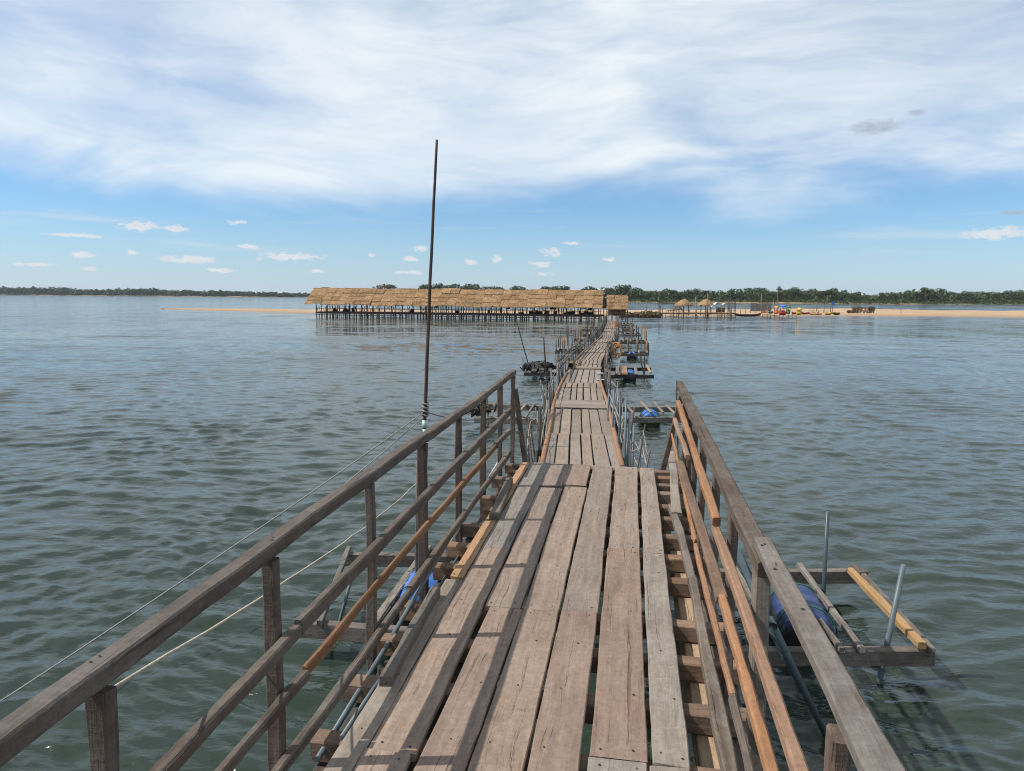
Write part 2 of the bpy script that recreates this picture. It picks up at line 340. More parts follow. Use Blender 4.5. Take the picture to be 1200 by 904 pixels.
def frame(p0, p1, up=Vector((0, 0, 1))):
    x = (p1 - p0).normalized(); y = up.cross(x)
    if y.length < 1e-4: y = Vector((0, 1, 0)).cross(x)
    y.normalize(); z = x.cross(y)
    M = Matrix((x, y, z)).transposed().to_4x4(); M.translation = p0
    return M
def timber(name, p0, p1, w, h, mat, parent=None, up=Vector((0, 0, 1)), seg=None, jit=0.004, ch=0.006, bow=0.0, side=0.0, nails=(), skew=0.0, taper=1.0):
    """a sawn piece of wood from p0 to p1 (centre line), local x along its length"""
    p0 = Vector(p0); p1 = Vector(p1); L = (p1 - p0).length
    seg = seg or max(1, min(22, int(L / 0.13)))
    V = []; F = []; MI = []
    yo = [-w / 2 + ch, w / 2 - ch, w / 2, w / 2, w / 2 - ch, -w / 2 + ch, -w / 2, -w / 2]
    zo = [-h / 2, -h / 2, -h / 2 + ch, h / 2 - ch, h / 2, h / 2, h / 2 - ch, -h / 2 + ch]
    wl = wr = 0
    for i in range(seg + 1):
        s = i / seg; wl = wl * 0.6 + random.uniform(-jit, jit); wr = wr * 0.6 + random.uniform(-jit, jit); zt = random.uniform(-jit, jit) * 0.4
        k = 1 + (taper - 1) * s; b2 = 4 * s * (1 - s)
        for y, z in zip(yo, zo):
            x = s * L
            if i in (0, seg): x += skew * y + random.uniform(-jit, jit) * 1.2
            V.append((x, y * k + (wr if y > 0 else wl) + side * b2, z * k + zt + bow * b2))
    for i in range(seg):
        a = i * 8; bq = a + 8
        for j in range(8):
            F.append((a + j, a + (j + 1) % 8, bq + (j + 1) % 8, bq + j)); MI.append(0)
    F.append(tuple(range(7, -1, -1))); F.append(tuple(seg * 8 + j for j in range(8))); MI += [0, 0]
    for (nx, ny) in nails:
        b0 = len(V); r = random.uniform(0.0035, 0.006)
        bz = h / 2 + 0.0025 + bow * 4 * (nx / L) * (1 - nx / L)
        for q in range(6): V.append((nx + r * math.cos(q * 1.047), ny + r * math.sin(q * 1.047), bz))
        F.append(tuple(b0 + q for q in range(6))); MI.append(1)
    return obj(name, mesh_from(V, F, (mat, 'nail'), MI), frame(p0, p1, up), parent)
def bar(name, p0, p1, w, h, mat, parent=None, up=Vector((0, 0, 1))):
    """12-triangle timber for the far pieces"""
    p0 = Vector(p0); p1 = Vector(p1); L = (p1 - p0).length
    V = [(x, y, z) for x in (0, L) for (y, z) in ((-w / 2, -h / 2), (w / 2, -h / 2), (w / 2, h / 2), (-w / 2, h / 2))]
    F = [(3, 2, 1, 0), (4, 5, 6, 7), (0, 1, 5, 4), (1, 2, 6, 5), (2, 3, 7, 6), (3, 0, 4, 7)]
    return obj(name, mesh_from(V, F, (mat,)), frame(p0, p1, up), parent)
def tube_mesh(pts, rads, mat, n=8, smooth=True, cap=True):
    pts = [Vector(p) for p in pts]; V = []; F = []
    if not hasattr(rads, '__len__'): rads = [rads] * len(pts)
    ref = None
    for i, p in enumerate(pts):
        d = (pts[min(i + 1, len(pts) - 1)] - pts[max(i - 1, 0)]).normalized()
        if ref is None: ref = d.orthogonal()
        ref = (ref - d * ref.dot(d)).normalized(); bi = d.cross(ref)
        for j in range(n):
            a = 2 * math.pi * j / n; V.append(p + (ref * math.cos(a) + bi * math.sin(a)) * rads[i])
    for i in range(len(pts) - 1):
        for j in range(n): F.append((i * n + j, i * n + (j + 1) % n, (i + 1) * n + (j + 1) % n, (i + 1) * n + j))
    if cap: F.append(tuple(range(n - 1, -1, -1))); F.append(tuple((len(pts) - 1) * n + j for j in range(n)))
    me = mesh_from(V, F, (mat,))
    if smooth: me.polygons.foreach_set('use_smooth', [len(f) == 4 for f in F])
    return me
def tube(name, pts, rads, mat, parent=None, n=8):
    """a pole, pipe or rope; local x runs from first to last point so that the grain follows it"""
    p0 = Vector(pts[0]); M = frame(p0, Vector(pts[-1])); Mi = M.inverted()
    return obj(name, tube_mesh([Mi @ Vector(p) for p in pts], rads, mat, n), M, parent)
def stake(name, p0, p1, r, mat, parent=None, n=7, wob=0.0, taper=0.8):
    p0 = Vector(p0); p1 = Vector(p1); k = 5 if wob else 1
    pts = [p0.lerp(p1, i / k) + (Vector((random.uniform(-wob, wob), random.uniform(-wob, wob), 0)) if 0 < i < k else Vector()) for i in range(k + 1)]
    return tube(name, pts, [r * (1 + (taper - 1) * i / k) for i in range(k + 1)], mat, parent, n)
def sag(p0, p1, drop, n=14, wob=0.0):
    p0 = Vector(p0); p1 = Vector(p1)
    return [p0.lerp(p1, i / n) + Vector((random.uniform(-wob, wob), random.uniform(-wob, wob), -drop * 4 * (i / n) * (1 - i / n) + random.uniform(-wob, wob))) for i in range(n + 1)]
def lathe_mesh(prof, mat, n=20):
    """profile of (x along axis, radius)"""
    V = []; F = []
    for (x, r) in prof:
        for j in range(n): V.append((x, r * math.cos(2 * math.pi * j / n), r * math.sin(2 * math.pi * j / n)))
    for i in range(len(prof) - 1):
        for j in range(n): F.append((i * n + (j + 1) % n, i * n + j, (i + 1) * n + j, (i + 1) * n + (j + 1) % n))
    F.append(tuple(range(n))); F.append(tuple(reversed([(len(prof) - 1) * n + j for j in range(n)])))
    me = mesh_from(V, F, (mat,)); me.polygons.foreach_set('use_smooth', [len(f) == 4 for f in F]); return me
BP = [(0, .18), (0.012, .245), (0.03, .262), (0.06, .268), (.075, .262), (.09, .268), (.27, .285), (.30, .285), (.315, .297), (.335, .297), (.35, .285), (.55, .285), (.565, .297), (.585, .297), (.60, .285), (.63, .283), (.81, .268), (.825, .262), (.84, .268), (.87, .262), (.888, .245), (.90, .18)]
BARREL = {k: lathe_mesh(BP, k) for k in ('barrel_blue', 'barrel_navy')}
def ring(r, tr, mat, n=24, mtr=5):
    return tube_mesh([(0, r * math.cos(2 * math.pi * i / n), r * math.sin(2 * math.pi * i / n)) for i in range(n + 1)], tr, mat, mtr, cap=False)
STRAP = ring(0.296, 0.009, 'rope_green')
def barrel(p, axis, mat, parent, k=1.0, strap=True):
    M = frame(Vector(p) - axis * 0.45 * k, Vector(p) + axis * 0.45 * k) @ Matrix.Scale(k, 4)
    o = obj('barrel', BARREL[mat], M, parent)
    if strap:
        for x in (0.16, 0.74): obj('strap', STRAP, M @ Matrix.Translation((x, 0, 0)), o)
    return o
def leaves(n, lobes, size, seed, flat=0.6):
    """leaf-clump faces spread through a crown's lobes (cx,cy,cz,rx,ry,rz)"""
    g = np.random.default_rng(seed); V = []; F = []
    vol = np.array([l[3] * l[4] * l[5] for l in lobes]) ** 0.75; cnt = np.maximum(3, (n * vol / vol.sum())).astype(int)
    for l, k in zip(lobes, cnt):
        d = g.normal(size=(k, 3)); d /= np.linalg.norm(d, axis=1)[:, None]
        rr = g.uniform(0.45, 1.06, k) ** 0.6
        c = np.array(l[:3]) + d * rr[:, None] * np.array(l[3:6])
        nrm = d + g.normal(size=(k, 3)) * flat; nrm /= np.linalg.norm(nrm, axis=1)[:, None]
        tt = np.cross(nrm, g.normal(size=(k, 3))); tt /= np.linalg.norm(tt, axis=1)[:, None]; bb = np.cross(nrm, tt)
        s = size * g.uniform(0.5, 1.3, k)[:, None]
        for a, b_, cc in zip(tt * s, bb * s * 0.75, c):
            i = len(V); V += [cc - a, cc - b_ * 0.8, cc + a, cc + b_]; F.append((i, i + 1, i + 2, i + 3))
    return V, F

# ------------------------------------------------------------------ the river
def build_water():
    th = np.concatenate([np.arange(-180, -54, 3.0), np.arange(-54, 54, 0.2), np.arange(54, 180.1, 3.0)]); th = np.radians(th)
    rr = np.concatenate([np.arange(0.4, 2.2, 0.3), np.exp(np.arange(math.log(2.2), math.log(300), 0.0047)), np.exp(np.linspace(math.log(310), math.log(9000), 26))])
    RR, TH = np.meshgrid(rr, th, indexing='ij'); X = RR * np.sin(TH); Y = RR * np.cos(TH)
    g = np.random.default_rng(3); Z = np.zeros_like(X)
    cell = RR * 0.0047
    X2 = X + 0.9 * np.sin(Y * 0.31 + X * 0.17) + 0.35 * np.sin(X * 0.9 - Y * 0.45 + 1.3); Y2 = Y + 0.8 * np.sin(X * 0.27 - 0.4 + Y * 0.11) + 0.25 * np.sin(X * 1.3 + Y * 0.6)
    grp = 0.9 + 0.22 * np.sin(X * 0.21 + 1.1 * np.sin(Y * 0.13)) * np.sin(Y * 0.33 + 0.9 * np.sin(X * 0.17))
    for k in range(110):
        lam = 0.10 * (1.05 / 0.10) ** (g.uniform() ** 0.95)
        a = math.radians(g.normal(98, 36)); kx, ky = math.cos(a) * 2 * math.pi / lam, math.sin(a) * 2 * math.pi / lam
        ph = kx * X2 + ky * Y2 + g.uniform(0, 6.28)
        amp = 0.0038 * lam ** 0.93
        w = np.clip((lam / cell - 2.2) / 2.2, 0, 1)
        s = np.sin(ph); Z += amp * w * grp * (s + 0.28 * np.cos(2 * ph))
    na, nr = len(th), len(rr)
    V = np.stack([X, Y, Z], -1).reshape(-1, 3)
    i = np.arange(nr - 1)[:, None] * na; j = np.arange(na - 1)[None, :]
    a = (i + j).ravel(); F = np.stack([a, a + 1, a + na + 1, a + na], 1)[:, ::-1]
    me = bpy.data.meshes.new('mesh'); me.vertices.add(len(V) + 1); co = np.vstack([V, [[0, 0, 0]]])
    me.vertices.foreach_set('co', co.ravel().astype(np.float32))
    cen = np.stack([np.full(na - 1, len(V)), np.arange(na - 1), np.arange(na - 1) + 1], 1)
    nl = F.size + cen.size
    me.loops.add(nl); me.loops.foreach_set('vertex_index', np.concatenate([F.ravel(), cen[:, [0, 2, 1]].ravel()]).astype(np.int32))
    me.polygons.add(len(F) + len(cen))
    me.polygons.foreach_set('loop_start', np.concatenate([np.arange(len(F)) * 4, F.size + np.arange(len(cen)) * 3]).astype(np.int32))
    me.materials.append(MATS['river_water']); me.update(calc_edges=True); me.validate()
    me.polygons.foreach_set('use_smooth', [True] * len(me.polygons))
    tag(obj('water', me), kind='structure')
build_water()

# ------------------------------------------------------------------ sandbar, far shores
def strip(name, nodes, prof, mat, z0=-0.4):
    """nodes: list of (near point, far point, crest height); prof: (t, height fraction)"""
    V = []; F = []; k = len(prof)
    for (a, b_, hgt) in nodes:
        for (s, f) in prof:
            p = a.lerp(b_, s); V.append((p.x + random.uniform(-.3, .3), p.y + random.uniform(-.4, .4), z0 if f is None else f * hgt + random.uniform(-.04, .04) * hgt))
    for i in range(len(nodes) - 1):
        for j in range(k - 1): F.append((i * k + j, (i + 1) * k + j, (i + 1) * k + j + 1, i * k + j + 1))
    return tag(obj(name, mesh_from(V, F, (mat,), smooth=True)), kind='structure')
def interp(tab, x):
    return float(np.interp(x, [q[0] for q in tab], [q[1] for q in tab]))
YN = [(195, 362.3), (240, 364.0), (300, 365.6), (360, 367.0), (500, 367.8), (700, 369.5), (780, 371.0), (900, 370.6), (1000, 370.2), (1100, 371.2), (1200, 372.2), (1400, 375)]
YF = [(195, 361.9), (240, 362.2), (300, 362.6), (360, 364.3), (500, 365.2), (700, 366.4), (780, 364.6), (900, 364.2), (1000, 363.8), (1060, 364.6), (1200, 365.9), (1400, 368.5)]
nodes = []
for x in np.arange(190, 1420, 9.0):
    nodes.append((P(x, interp(YN, x) + random.uniform(-.15, .15)), P(x, interp(YF, x)), 0.5 + 0.14 * math.sin(x * 0.021) + 0.06 * math.sin(x * 0.09) if x > 370 else 0.15 + 0.0009 * max(0, x - 225)))
strip('sandbar', nodes, [(-0.05, None), (0, 0.0), (0.12, 0.45), (0.3, 0.72), (0.5, 0.95), (0.75, 1.0), (1.0, 0.8), (1.08, None)], 'sand')
# left shore is a long way off, the right one closer
def shore(name, xs, yfun, hgt):
    nd = []
    for x in xs:
        a = P(x, yfun(x)); d = Vector((a.x, a.y, 0)).normalized(); nd.append((a, a + d * 160, hgt))
    strip(name, nd, [(-0.02, None), (0, 0.02), (0.05, 0.6), (0.3, 1.0), (1.0, 1.3)], 'shore')
yl = lambda x: 346.0 + 0.0070 * x if x < 0 else 346.0 + 0.0078 * x if x < 300 else 348.34 + 0.0066 * (x - 300)
yr = lambda x: interp([(440, 350.6), (600, 352.6), (740, 354.6), (900, 355.6), (1050, 357.0), (1200, 357.6), (1400, 359.5), (1900, 363.8)], x)
shore('left_shore', np.arange(-760, 470, 12), yl, 1.6)
shore('right_shore', np.arange(440, 1900, 10), yr, 1.5)

def tree_mesh(seed, H, Wd, leaf=0.75, n=420, mat='leaf', trunk=True, flat_top=False):
    g = random.Random(seed); lob = []
    nl = g.randint(5, 8)
    for i in range(nl):
        a = g.uniform(0, 6.28); q = g.uniform(0, 0.5) * Wd * 0.62; z = H * (g.uniform(0.72, 0.9) if flat_top else g.uniform(0.34, 0.84)); s = g.uniform(0.24, 0.42)
        lob.append((q * math.cos(a), q * math.sin(a), z, Wd * s, Wd * s, H * s * (0.3 if flat_top else 0.5)))
    if not flat_top: lob.append((0, 0, H * 0.3, Wd * 0.42, Wd * 0.42, H * 0.26))
    V, F = leaves(n, lob, leaf, seed)
    crown = mesh_from(V, F, (mat,))
    tr = tube_mesh([(0, 0, -0.5), (g.uniform(-.2, .2), 0, H * 0.3), (g.uniform(-.4, .4), g.uniform(-.3, .3), H * 0.62), (g.uniform(-.5, .5), 0, H * 0.82)], [H * 0.03, H * 0.024, H * 0.015, H * 0.006], 'bark', 6)
    return crown, tr
def place_tree(name, mesh, loc, rot, s, label, group=None):
    o = thing(name, loc, label, 'tree', group)
    M = Matrix.Translation(loc) @ Matrix.Rotation(rot, 4, 'Z') @ Matrix.Scale(s, 4)
    obj('crown', mesh[0], M, o); obj('trunk', mesh[1], M, o); return o
TREES = [tree_mesh(100 + i, 10, random.uniform(8, 12), 0.62, 520) for i in range(8)]
def top_y(x):
    return interp([(440, 340), (452, 335), (470, 339), (500, 336), (515, 334), (560, 336), (600, 338), (640, 338), (655, 337), (690, 339), (720, 338), (735, 336), (760, 341), (780, 339), (810, 340), (850, 341), (880, 340), (915, 341), (935, 339), (950, 341), (975, 341), (1000, 344), (1020, 345), (1050, 344), (1085, 340), (1110, 344), (1150, 345), (1180, 342), (1210, 343), (1400, 345)], x)
x = 741.0
while x < 1235:
    base = P(x, yr(x)); d = Vector((base.x, base.y, 0)).normalized(); base = base + d * random.uniform(14, 34); base.z = 0.9
    hpx = max(7, yr(x) - top_y(x) + random.uniform(-2.2, 1.2)); H = hpx * base.length / FPX
    place_tree('broadleaf_tree', random.choice(TREES), base, random.uniform(0, 6.28), H / 10.0, 'dark green broadleaf tree in the front row of the wood on the far right shore', 'front trees of the wood on the right shore')
    x += random.uniform(6.5, 11.5)
def wood_mass(name, xs, yb, yt, back, n_each, leaf, mat, label, wpx=9, jit=1.6):
    V = []; F = []
    for i, x in enumerate(xs):
        a = P(x, yb(x)); d = Vector((a.x, a.y, 0)).normalized()
        for q in back:
            c = a + d * (q + random.uniform(-6, 6)); m = c.length / FPX
            H = max(2.5, (yb(x) - yt(x) + random.uniform(-jit, jit * 0.6)) * m); w = wpx * m * random.uniform(0.6, 1.0)
            lob = [(c.x + random.uniform(-w, w) * .4, c.y + random.uniform(-w, w) * .4, H * random.uniform(.3, .75), w * random.uniform(.4, .7), w * .6, H * random.uniform(.22, .32)) for _ in range(4)]
            lob.append((c.x, c.y, H * .28, w * .8, w * .7, H * .3))
            v, f = leaves(n_each, lob, leaf * random.uniform(.8, 1.2), 1000 + i * 7 + int(q)); o = len(V)
            V += v; F += [tuple(k + o for k in q_) for q_ in f]
    return tag(obj(name, mesh_from(V, F, (mat,))), label, 'wood', kind='stuff')
wood_mass('distant_wood', np.arange(735, 1880, 6.5), yr, lambda x: (top_y(x) if x < 1300 else yr(x) - 14) + 1.2, (22, 55), 130, 0.9, 'leaf', 'dense dark green wood behind the front trees on the far right shore')
wood_mass('low_bank_scrub', np.arange(738, 1330, 5), yr, lambda x: yr(x) - 5.5, (6,), 70, 0.6, 'leaf', 'low green scrub along the water at the foot of the right wood')
tl = lambda x: yl(x) - 7.6 - 1.2 * math.sin(x * .05) if x < -60 else interp([(-100, 338), (0, 338.3), (25, 340), (50, 339), (75, 339.5), (95, 341), (125, 341), (165, 340), (175, 340), (200, 342), (240, 343), (260, 342.5), (300, 344.5), (360, 345.5), (420, 346)], x)
wood_mass('far_left_wood', np.arange(-740, 420, 3.6), yl, lambda x: tl(x) - 1.4, (12, 60), 90, 2.0, 'leaf_far', 'thin dark wood along the far left shore under the horizon', wpx=5, jit=1.0)
# trees that show above the long thatched roof
for k, x in enumerate(list(np.arange(497, 548, 7.0)) + list(np.arange(550, 592, 8.5)) + [604, 611] + list(np.arange(633, 668, 7)) + [686, 693] + list(np.arange(712, 740, 7))):
    base = P(x, yr(x)); d = Vector((base.x, base.y, 0)).normalized(); base = base + d * random.uniform(16, 40); base.z = 0.9
    H = (yr(x) - top_y(x) + random.uniform(.5, 2.5)) * base.length / FPX
    place_tree('broadleaf_tree', TREES[k % 8], base, random.uniform(0, 6.28), H / 10, 'dark green tree on the far shore showing just above the long thatched roof', 'trees above the long thatched roof')
big = tree_mesh(555, 10, 16, 0.6, 700, 'leaf_rust')
base = P(457, 350.8); base.z = .9
place_tree('broadleaf_tree', big, base, 0.4, (350.8 - 332.6) * base.length / FPX / 10, 'lone round tree with a rusty top rising over the left of the thatched roof')
flat = tree_mesh(577, 10, 4.5, 0.4, 200, 'leaf', flat_top=True)
base = P(912, 355.6) * 1.05; base.z = .9
place_tree('broadleaf_tree', flat, base, 0, (355.6 - 338.6) * base.length / FPX / 10, 'tall tree with a flat dark crown standing above the right wood')

# ------------------------------------------------------------------ raised footbridge
H0 = 1.65
dU = cam_ray(741, 335); dV = dU.cross(Vector((0, 0, 1))).normalized(); dW = dV.cross(dU).normalized()
def D(u, v, w): return EYE + dU * u + dV * v + dW * (w - H0)
def uv(px, py, w=0.0):
    r = cam_ray(px, py); t_ = (w - H0) / r.dot(dW); return r.dot(dU) * t_, r.dot(dV) * t_
def yu(px, py, w=0.0): return uv(px, py, w)[0]
def Vp(px, py, v):
    """point seen at the pixel in the vertical plane v = const along the bridge"""
    r = cam_ray(px, py); return EYE + r * (v / r.dot(dV))
def Up(px, py, u):
    r = cam_ray(px, py); return EYE + r * (u / r.dot(dU))
UE = yu(690, 545)
fb = thing('raised_footbridge', D(0, -0.38, -1.6), 'raised wooden footbridge of broad worn planks with a rail on each side, in the foreground', 'footbridge')
TH = 0.032
def plank(v0, v1, u0, u1, mat, dv=(0, 0, 0, 0), lift=0.0, tilt=0.0):
    """deck plank between v0..v1; dv shifts the four corners' sides a little"""
    a = D(u0, (v0 + v1) / 2 + dv[0], -TH / 2 + lift); b_ = D(u1, (v0 + v1) / 2 + dv[1], -TH / 2 + lift + tilt); L = u1 - u0; w = v1 - v0
    nl = []
    for e in (0.05, L - 0.05):
        for s in (-1, 1): nl.append((e + random.uniform(-.015, .015), s * w * random.uniform(.25, .36)))
    for uc in CB:
        if u0 + .15 < uc < u1 - .15 and random.random() < .75: nl.append((uc - u0, w * random.uniform(-.3, .3)))
    return timber('plank', a, b_, w, TH, mat, fb, dW, jit=0.0032, ch=0.004, nails=nl, skew=random.uniform(-.09, .09), bow=random.uniform(-.003, .004), side=random.uniform(-.003, .003))
CB = [yu(800, y, -0.04) for y in (553, 561, 570, 579.5, 594, 608, 629, 654, 681, 731, 775, 832)]
CB = sorted(CB); step = 0.40
while CB[0] > -0.6: CB.insert(0, CB[0] - step)
EDGE = [-1.0, -0.90, -0.72, -0.52, -0.315, -0.115, 0.095, 0.238]
U0 = -0.9
jl = lambda y, x=700: yu(x, y)
cols = [
    (-1.005, -0.905, [U0, jl(679, 535)], ['deck_wood_grey']),
    (-0.985, -0.908, [jl(677, 545), UE], ['orange_plank']),
    (-0.900, -0.722, [U0, jl(885, 480), jl(643, 590), UE], ['deck_wood_pink', 'deck_wood', 'deck_wood_grey']),
    (-0.714, -0.527, [U0, jl(713, 600), jl(571, 640)], ['deck_wood_pink', 'deck_wood']),
    (-0.512, -0.326, [U0, jl(716, 640), jl(571, 680)], ['deck_wood', 'deck_wood']),
    (-0.735, -0.535, [jl(569, 640), UE], ['deck_wood_pink']),
    (-0.532, -0.334, [jl(569, 680), UE + 0.01], ['deck_wood_pink']),
    (-0.314, -0.132, [U0, jl(718, 690), UE], ['deck_wood_pink', 'deck_wood']),
    (-0.108, 0.092, [U0, jl(893, 740), jl(645, 740), UE - .02], ['deck_wood_grey', 'deck_wood_pink', 'deck_wood']),
    (0.108, 0.238, [U0, jl(900, 790), jl(649, 770), UE - .03], ['deck_wood_grey', 'deck_wood_grey', 'deck_wood']),
]
for (v0, v1, js, ms) in cols:
    for k in range(len(js) - 1):
        g0 = 0.006 if k else 0; vv0 = v0; vv1 = v1
        if v0 == -0.714 and k == 0: vv0 = -0.700
        plank(vv0, vv1, js[k] + g0, js[k + 1], ms[k], dv=(-.03 if vv0 == -0.700 else random.uniform(-.004, .004), .012 if vv0 == -0.700 else random.uniform(-.004, .004), 0, 0), lift=random.uniform(-.003, .004), tilt=random.uniform(-.003, .003))
# cross beams and bearers
for i, uc in enumerate(CB):
    far = uc > yu(800, 640)
    left = -1.16 + random.uniform(-.03, .03) if (i % 2 == 0 or not far) else -1.08
    timber('cross_beam', D(uc, left, -0.08), D(uc + random.uniform(-.02, .02), 0.50 + random.uniform(-.05, .03), -0.08), 0.085, 0.085, 'brown_beam', fb, dW, jit=0.005)
for v in (-0.78, -0.05): timber('bearer', D(U0, v, -0.19), D(UE, v, -0.19), 0.09, 0.12, 'raft_wood', fb, dW)
timber('bearer', D(U0, 0.352, -0.137), D(yu(800, 628, -.1), 0.352, -0.137), 0.10, 0.022, 'yellow_wood', fb, dW)
timber('bearer', D(U0, 0.305, -0.18), D(UE, 0.305, -0.18), 0.03, 0.04, 'yellow_wood', fb, dW)
timber('bearer', D(U0, 0.47, -0.185), D(UE, 0.47, -0.185), 0.09, 0.11, 'post_wood', fb, dW)
timber('bearer', D(U0, -1.10, -0.185), D(UE, -1.10, -0.185), 0.06, 0.09, 'post_wood', fb, dW)
for u in (-0.7, 1.7, 4.3, UE - 0.15):
    for v in (-0.9, 0.36):
        a = D(u, v, -0.24); stake('pile', (a.x, a.y, -1.0), a, 0.06, 'wet_wood', fb, 8, 0.01)
# loose timbers lying along the left edge
def on_deck(px0, py0, px1, py1, w, h, mat, wl=0.0):
    a = uv(px0, py0, wl); b_ = uv(px1, py1, wl)
    return timber('kerb_timber', D(a[0], a[1], wl + h / 2), D(b_[0], b_[1], wl + h / 2), w, h, mat, fb, dW, jit=0.004)
on_deck(452, 806, 511, 698, 0.052, 0.05, 'rail_grey')
on_deck(579, 610, 597, 567, 0.066, 0.05, 'rail_grey')
# loose boards on the right, over the beam ends
a = uv(858, 903, -.03); b_ = uv(811, 687, -.03); c_ = uv(787.5, 536, -.03)
timber('edge_board', D(a[0] - 1.2, a[1] + .0, 0.0), D(*b_, 0.0), 0.05, 0.055, 'rail_grey', fb, dW, side=0.012)
timber('edge_board', D(b_[0] - .02, b_[1] - .005, 0.0), D(yu(795, 600, -.03), b_[1] - 0.045, 0.005), 0.05, 0.05, 'rail_grey', fb, dW, side=-0.01)
timber('edge_board', D(yu(795, 612, -.03), b_[1] - 0.02, 0.03), D(*c_, 0.02), 0.07, 0.025, 'deck_wood_grey', fb, dW)
# rusty bracket
timber('bracket', Vp(793, 697, 0.33), Vp(806, 694, 0.37), 0.05, 0.02, 'rust', fb, dW, ch=0.002)

VL, VR = -1.17, 0.437
lr = part_group('railing', D(3, VL, 0), fb); lr['label'] = 'left railing of dark weathered rails'
rr_ = part_group('railing', D(3, VR, 0), fb); rr_['label'] = 'right railing with orange inner rails and a grey top rail'
def rail(pts, v, w, h, mat, par, dv=0.0, ch=0.006, jit=0.004):
    """rail through survey pixels in the railing's plane"""
    q = [Vp(x, y, v) for (x, y) in pts]
    return timber('rail', q[0] + dV * dv, q[1] + dV * dv, w, h, mat, par, dW, jit=jit, ch=ch)
# left: top rail in two lengths, then three lower rails
hT = 0.80
def ru(px, py, v): return (Vp(px, py, v) - EYE).dot(dU)
LP = [(118, 812), (318, 665), (434, 580), (496, 535), (537, 497), (567, 478), (586, 462), (601, 447)]
PU = [ru(x, y, VL) for (x, y) in LP]
def at_posts(u0, u1): return [(u - u0 + q, random.uniform(-.012, .012)) for u in PU for q in (-.012, .014) if u0 + .03 < u < u1 - .03]
timber('rail', D(0.2, VL, 0.768), D(ru(497, 518, VL), VL, 0.772), 0.055, 0.053, 'rail_wood', lr, dW, jit=0.004, bow=0.012, nails=at_posts(0.2, ru(497, 518, VL)))
timber('rail', D(ru(497, 518, VL) + .01, VL, 0.769), D(ru(601, 447, VL) + .045, VL, 0.771), 0.053, 0.052, 'rail_wood', lr, dW, jit=0.004, bow=-.01, nails=at_posts(ru(497, 518, VL) + .01, UE))
uj = ru(337, 732, VL)
timber('rail', D(uj - .02, VL + .05, 0.462), D(UE + .12, VL + .05, 0.462), 0.036, 0.058, 'rail_wood', lr, dW, jit=0.005, bow=.006)
timber('rail', D(0.3, VL + .046, 0.43), D(uj - .03, VL + .046, 0.455), 0.036, 0.044, 'rail_wood', lr, dW)
uj = ru(345, 800, VL)
timber('rail', D(uj, VL + .043, 0.268), D(ru(576, 532, VL), VL + .043, 0.272), 0.026, 0.046, 'orange_wood_shaded', lr, dW, side=.01)['label'] = 'newer orange rail with shade painted into its colour'
timber('rail', D(0.4, VL + .046, 0.24), D(uj - .01, VL + .046, 0.262), 0.032, 0.04, 'rail_wood', lr, dW)
timber('rail', D(ru(576, 532, VL) - .05, VL + .046, 0.285), D(UE + .1, VL + .046, 0.27), 0.036, 0.05, 'rail_wood', lr, dW)
timber('rail', D(0.4, VL + .045, 0.03), D(ru(470, 705, VL), VL + .045, 0.035), 0.03, 0.044, 'rail_wood', lr, dW)
timber('rail', D(ru(470, 705, VL) + .01, VL + .045, 0.04), D(UE + .15, VL + .045, 0.055), 0.034, 0.052, 'rail_wood', lr, dW)
LP = [(118, 812), (318, 665), (434, 580), (496, 535), (537, 497), (567, 478), (586, 462), (601, 447)]
for k, (x, y) in enumerate(LP):
    u = (Vp(x, y, VL) - EYE).dot(dU)
    wd = (0.05, 0.048, 0.042, 0.052, 0.043, 0.043, 0.043, 0.043)[k]
    du = random.uniform(-.03, .03)
    timber('post', D(u + du, VL, -0.24), D(u, VL, 0.737), wd, wd * .95, 'post_wood', lr, dU, jit=0.005)
timber('brace', Up(617, 556, UE + .10), Up(604, 456, UE + .08), 0.05, 0.05, 'post_wood', lr, dU)
# right
uj = ru(887, 652, VR)
timber('rail', D(0.35, VR + .022, 0.80), D(uj - .02, VR + .012, 0.806), 0.068, 0.036, 'rail_grey', rr_, dW, jit=0.0045, bow=.004, nails=[(1.0 + random.uniform(-.7, 1.2), random.uniform(-.02, .02)) for _ in range(9)])['label'] = 'split grey top rail with a ragged end'
timber('rail', D(uj - .14, VR + .012, 0.757), D(max(UE + .05, ru(802.5, 452, VR) + .045), VR + .005, 0.772), 0.062, 0.052, 'rail_wood', rr_, dW, jit=0.004)
vi = VR - 0.045
def rrail(x0, y0, x1, y1, w, h, mat, label=None, ext0=0.0):
    p0 = Vp(x0, y0, vi); p1 = Vp(x1, y1, vi); p0 = p0 + (p0 - p1).normalized() * ext0
    o = timber('rail', p0, p1, w, h, mat, rr_, dW, jit=0.003)
    if label: o['label'] = label
rrail(938, 903, 838, 618, 0.034, 0.04, 'orange_wood', 'bright orange upper rail', 0.5)
rrail(840, 612, 795, 472, 0.034, 0.042, 'orange_wood')
rrail(904, 903, 847, 702, 0.03, 0.04, 'orange_wood', None, 0.5)
rrail(847, 704, 797, 542, 0.05, 0.03, 'brown_beam')
rrail(806, 536, 791, 492, 0.03, 0.036, 'orange_wood')
rrail(879, 903, 859, 818, 0.026, 0.035, 'rail_grey', None, 0.5)
rrail(859, 818, 815, 640, 0.022, 0.036, 'orange_wood')
rrail(815, 636, 787, 508, 0.022, 0.04, 'orange_wood')
RP = [(976, 860), (887, 690), (856, 588), (838, 535), (822.6, 502), (813, 482), (808, 467), (802.5, 452)]
